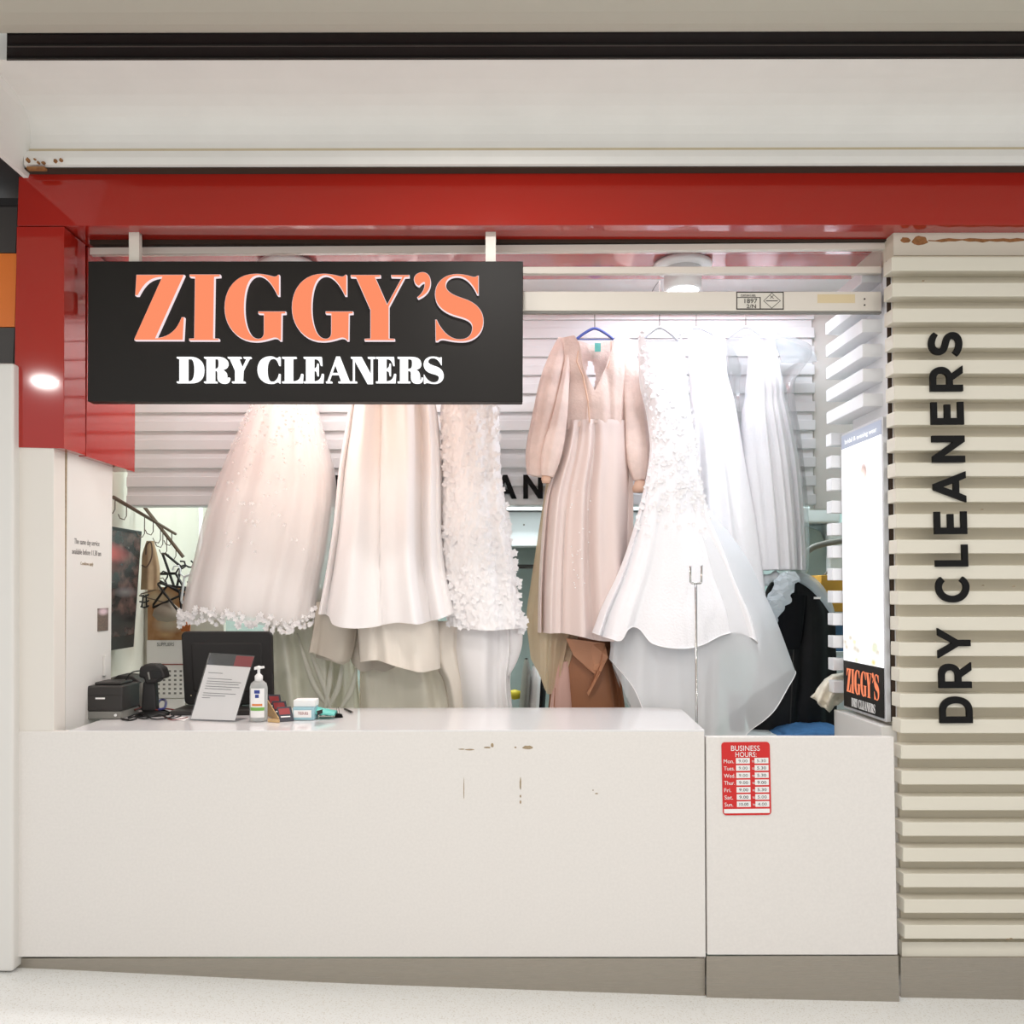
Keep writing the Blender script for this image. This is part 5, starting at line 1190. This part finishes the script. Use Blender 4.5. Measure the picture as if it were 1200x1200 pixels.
c0 = on(396, 841); o = thing('bulldog_clip', 'black bulldog clip with wire handles right of the turquoise packet', 'clip', c0)
MB().extr([c0 + Vector((x, 0, z)) for x, z in [(-.016, 0), (.02, 0), (.014, .014), (-.008, .018)]], (0, .02, 0)).build('clip_body', 'ink_black', o, bevel=.001)
MB().tube([c0 + Vector((-.004, .01, .016)), c0 + Vector((-.008, .01, .04)), c0 + Vector((.0, .01, .046)), c0 + Vector((.006, .01, .016))], .0014, 6).build('wire_handle', 'wire', o)
pa, pb = on(404, 832), on(413, 836); o = thing('pen', 'short dark pen lying on the counter right of the clip', 'pen', pa)
MB().tube([pa + Vector((0, 0, .005)), pb + Vector((0, 0, .005))], .005, 8).build('pen_barrel', 'plastic_dark', o, smooth=True)
MB().tube([pb + Vector((0, 0, .005)), pb + (pb - pa).normalized() * .01 + Vector((0, 0, .005))], [.005, .001], 8).build('pen_tip', 'chrome', o)

# ================================================================== LIGHT
def area(name, loc, size, power, color=(1, 1, 1), rot=(0, 0, 0), shape='DISK', size_y=None, spread=PI):
    l = bpy.data.lights.new(name, 'AREA'); l.shape = shape; l.size = size; l.energy = power; l.color = color; l.spread = spread
    if size_y: l.size_y = size_y
    o = bpy.data.objects.new(name, l); COL.objects.link(o); o.location = loc; o.rotation_euler = rot; return o
# mall downlights in front of the shop
for i, (x, y, p) in enumerate([(0.0, 2.5, 22), (-3.95, -0.46, 40), (3.6, 0.2, 40), (0.2, -0.6, 40), (-1.6, 0.6, 34), (1.9, 0.9, 34)]):
    area('mall_downlight', (x, y, 3.485), 0.17 if i < 2 else 0.3, p * .8, (1.0, .97, .94))
# shop downlight over the gowns
YD = 3.9
def downlight(px, label, power, color):
    dl = thing('downlight', label, 'lamp', W(px - 1, 308, YD), 'soffit downlights')
    xd = W(px, 320, YD).x
    MB().lathe((xd, YD, ZS - 0.03), [(0.10, 0.0), (0.13, 0.004), (0.135, 0.02), (0.12, 0.03)], 32).build('trim_ring', 'lamp_white', dl, smooth=True)
    MB().lathe((xd, YD, ZS - 0.13), [(0.078, 0.0), (0.085, 0.005), (0.085, 0.10)], 32).build('lamp_can', 'lamp_white', dl, smooth=True)
    MB().lathe((xd, YD, ZS - 0.133), [(0.07, 0.0), (0.07, 0.002)], 32).build('lamp_glass', 'lamp_glow', dl)
    l = bpy.data.lights.new('shop_spot', 'SPOT'); l.energy = power; l.color = color; l.spot_size = math.radians(120); l.spot_blend = 1.0; l.shadow_soft_size = .08
    o = bpy.data.objects.new('shop_spot', l); COL.objects.link(o); o.location = (xd, YD, ZS - 0.16); o.rotation_euler = (math.radians(24), 0, 0)
downlight(800, 'round white downlight under the red soffit above the mermaid gown', 14, (.82, .9, 1.0))
downlight(337, 'round white downlight under the red soffit hidden by the black sign', 9, (1.0, .90, .82))
# warm tube behind the sign
area('sign_tube', (W(390, 440, 3.66).x, YS + 0.115, W(400, 445, 3.6).z), 1.3, 3.2, (1.0, .62, .42), (math.radians(62), 0, 0), 'RECTANGLE', 0.03)
# unseen ceiling lamps added as fill for the shop and back room
area('shop_fill', (-0.9, 4.25, 3.30), 1.4, 17, (1.0, .95, .93), (0, 0, 0), 'RECTANGLE', .15)
area('shop_fill', (1.2, 4.25, 3.30), 1.2, 18, (.82, .91, 1.0), (0, 0, 0), 'RECTANGLE', .15)
area('back_fill', (-1.4, 5.6, 3.28), 1.2, 22, (1.0, 1.0, .97), (0, 0, 0), 'RECTANGLE', .2)
area('back_fill', (1.6, 5.6, 3.28), 1.2, 26, (.90, .98, 1.0), (0, 0, 0), 'RECTANGLE', .2)
area('back_fill', (0.3, 4.96, 3.28), 1.0, 45, (.92, .98, 1.0), (0, 0, 0), 'RECTANGLE', .2)  # added overhead to brighten the white boxed shelf
wd = bpy.data.worlds.new('mall'); sc.world = wd; wd.use_nodes = True
wd.node_tree.nodes['Background'].inputs[0].default_value = (.97, .985, 1.0, 1); wd.node_tree.nodes['Background'].inputs[1].default_value = 0.78
sc.view_settings.view_transform = 'Standard'; sc.view_settings.look = 'None'; sc.view_settings.gamma = 1; sc.view_settings.use_curve_mapping = False
sc.view_settings.exposure = EXP
sc.cycles.transparent_max_bounces = 24
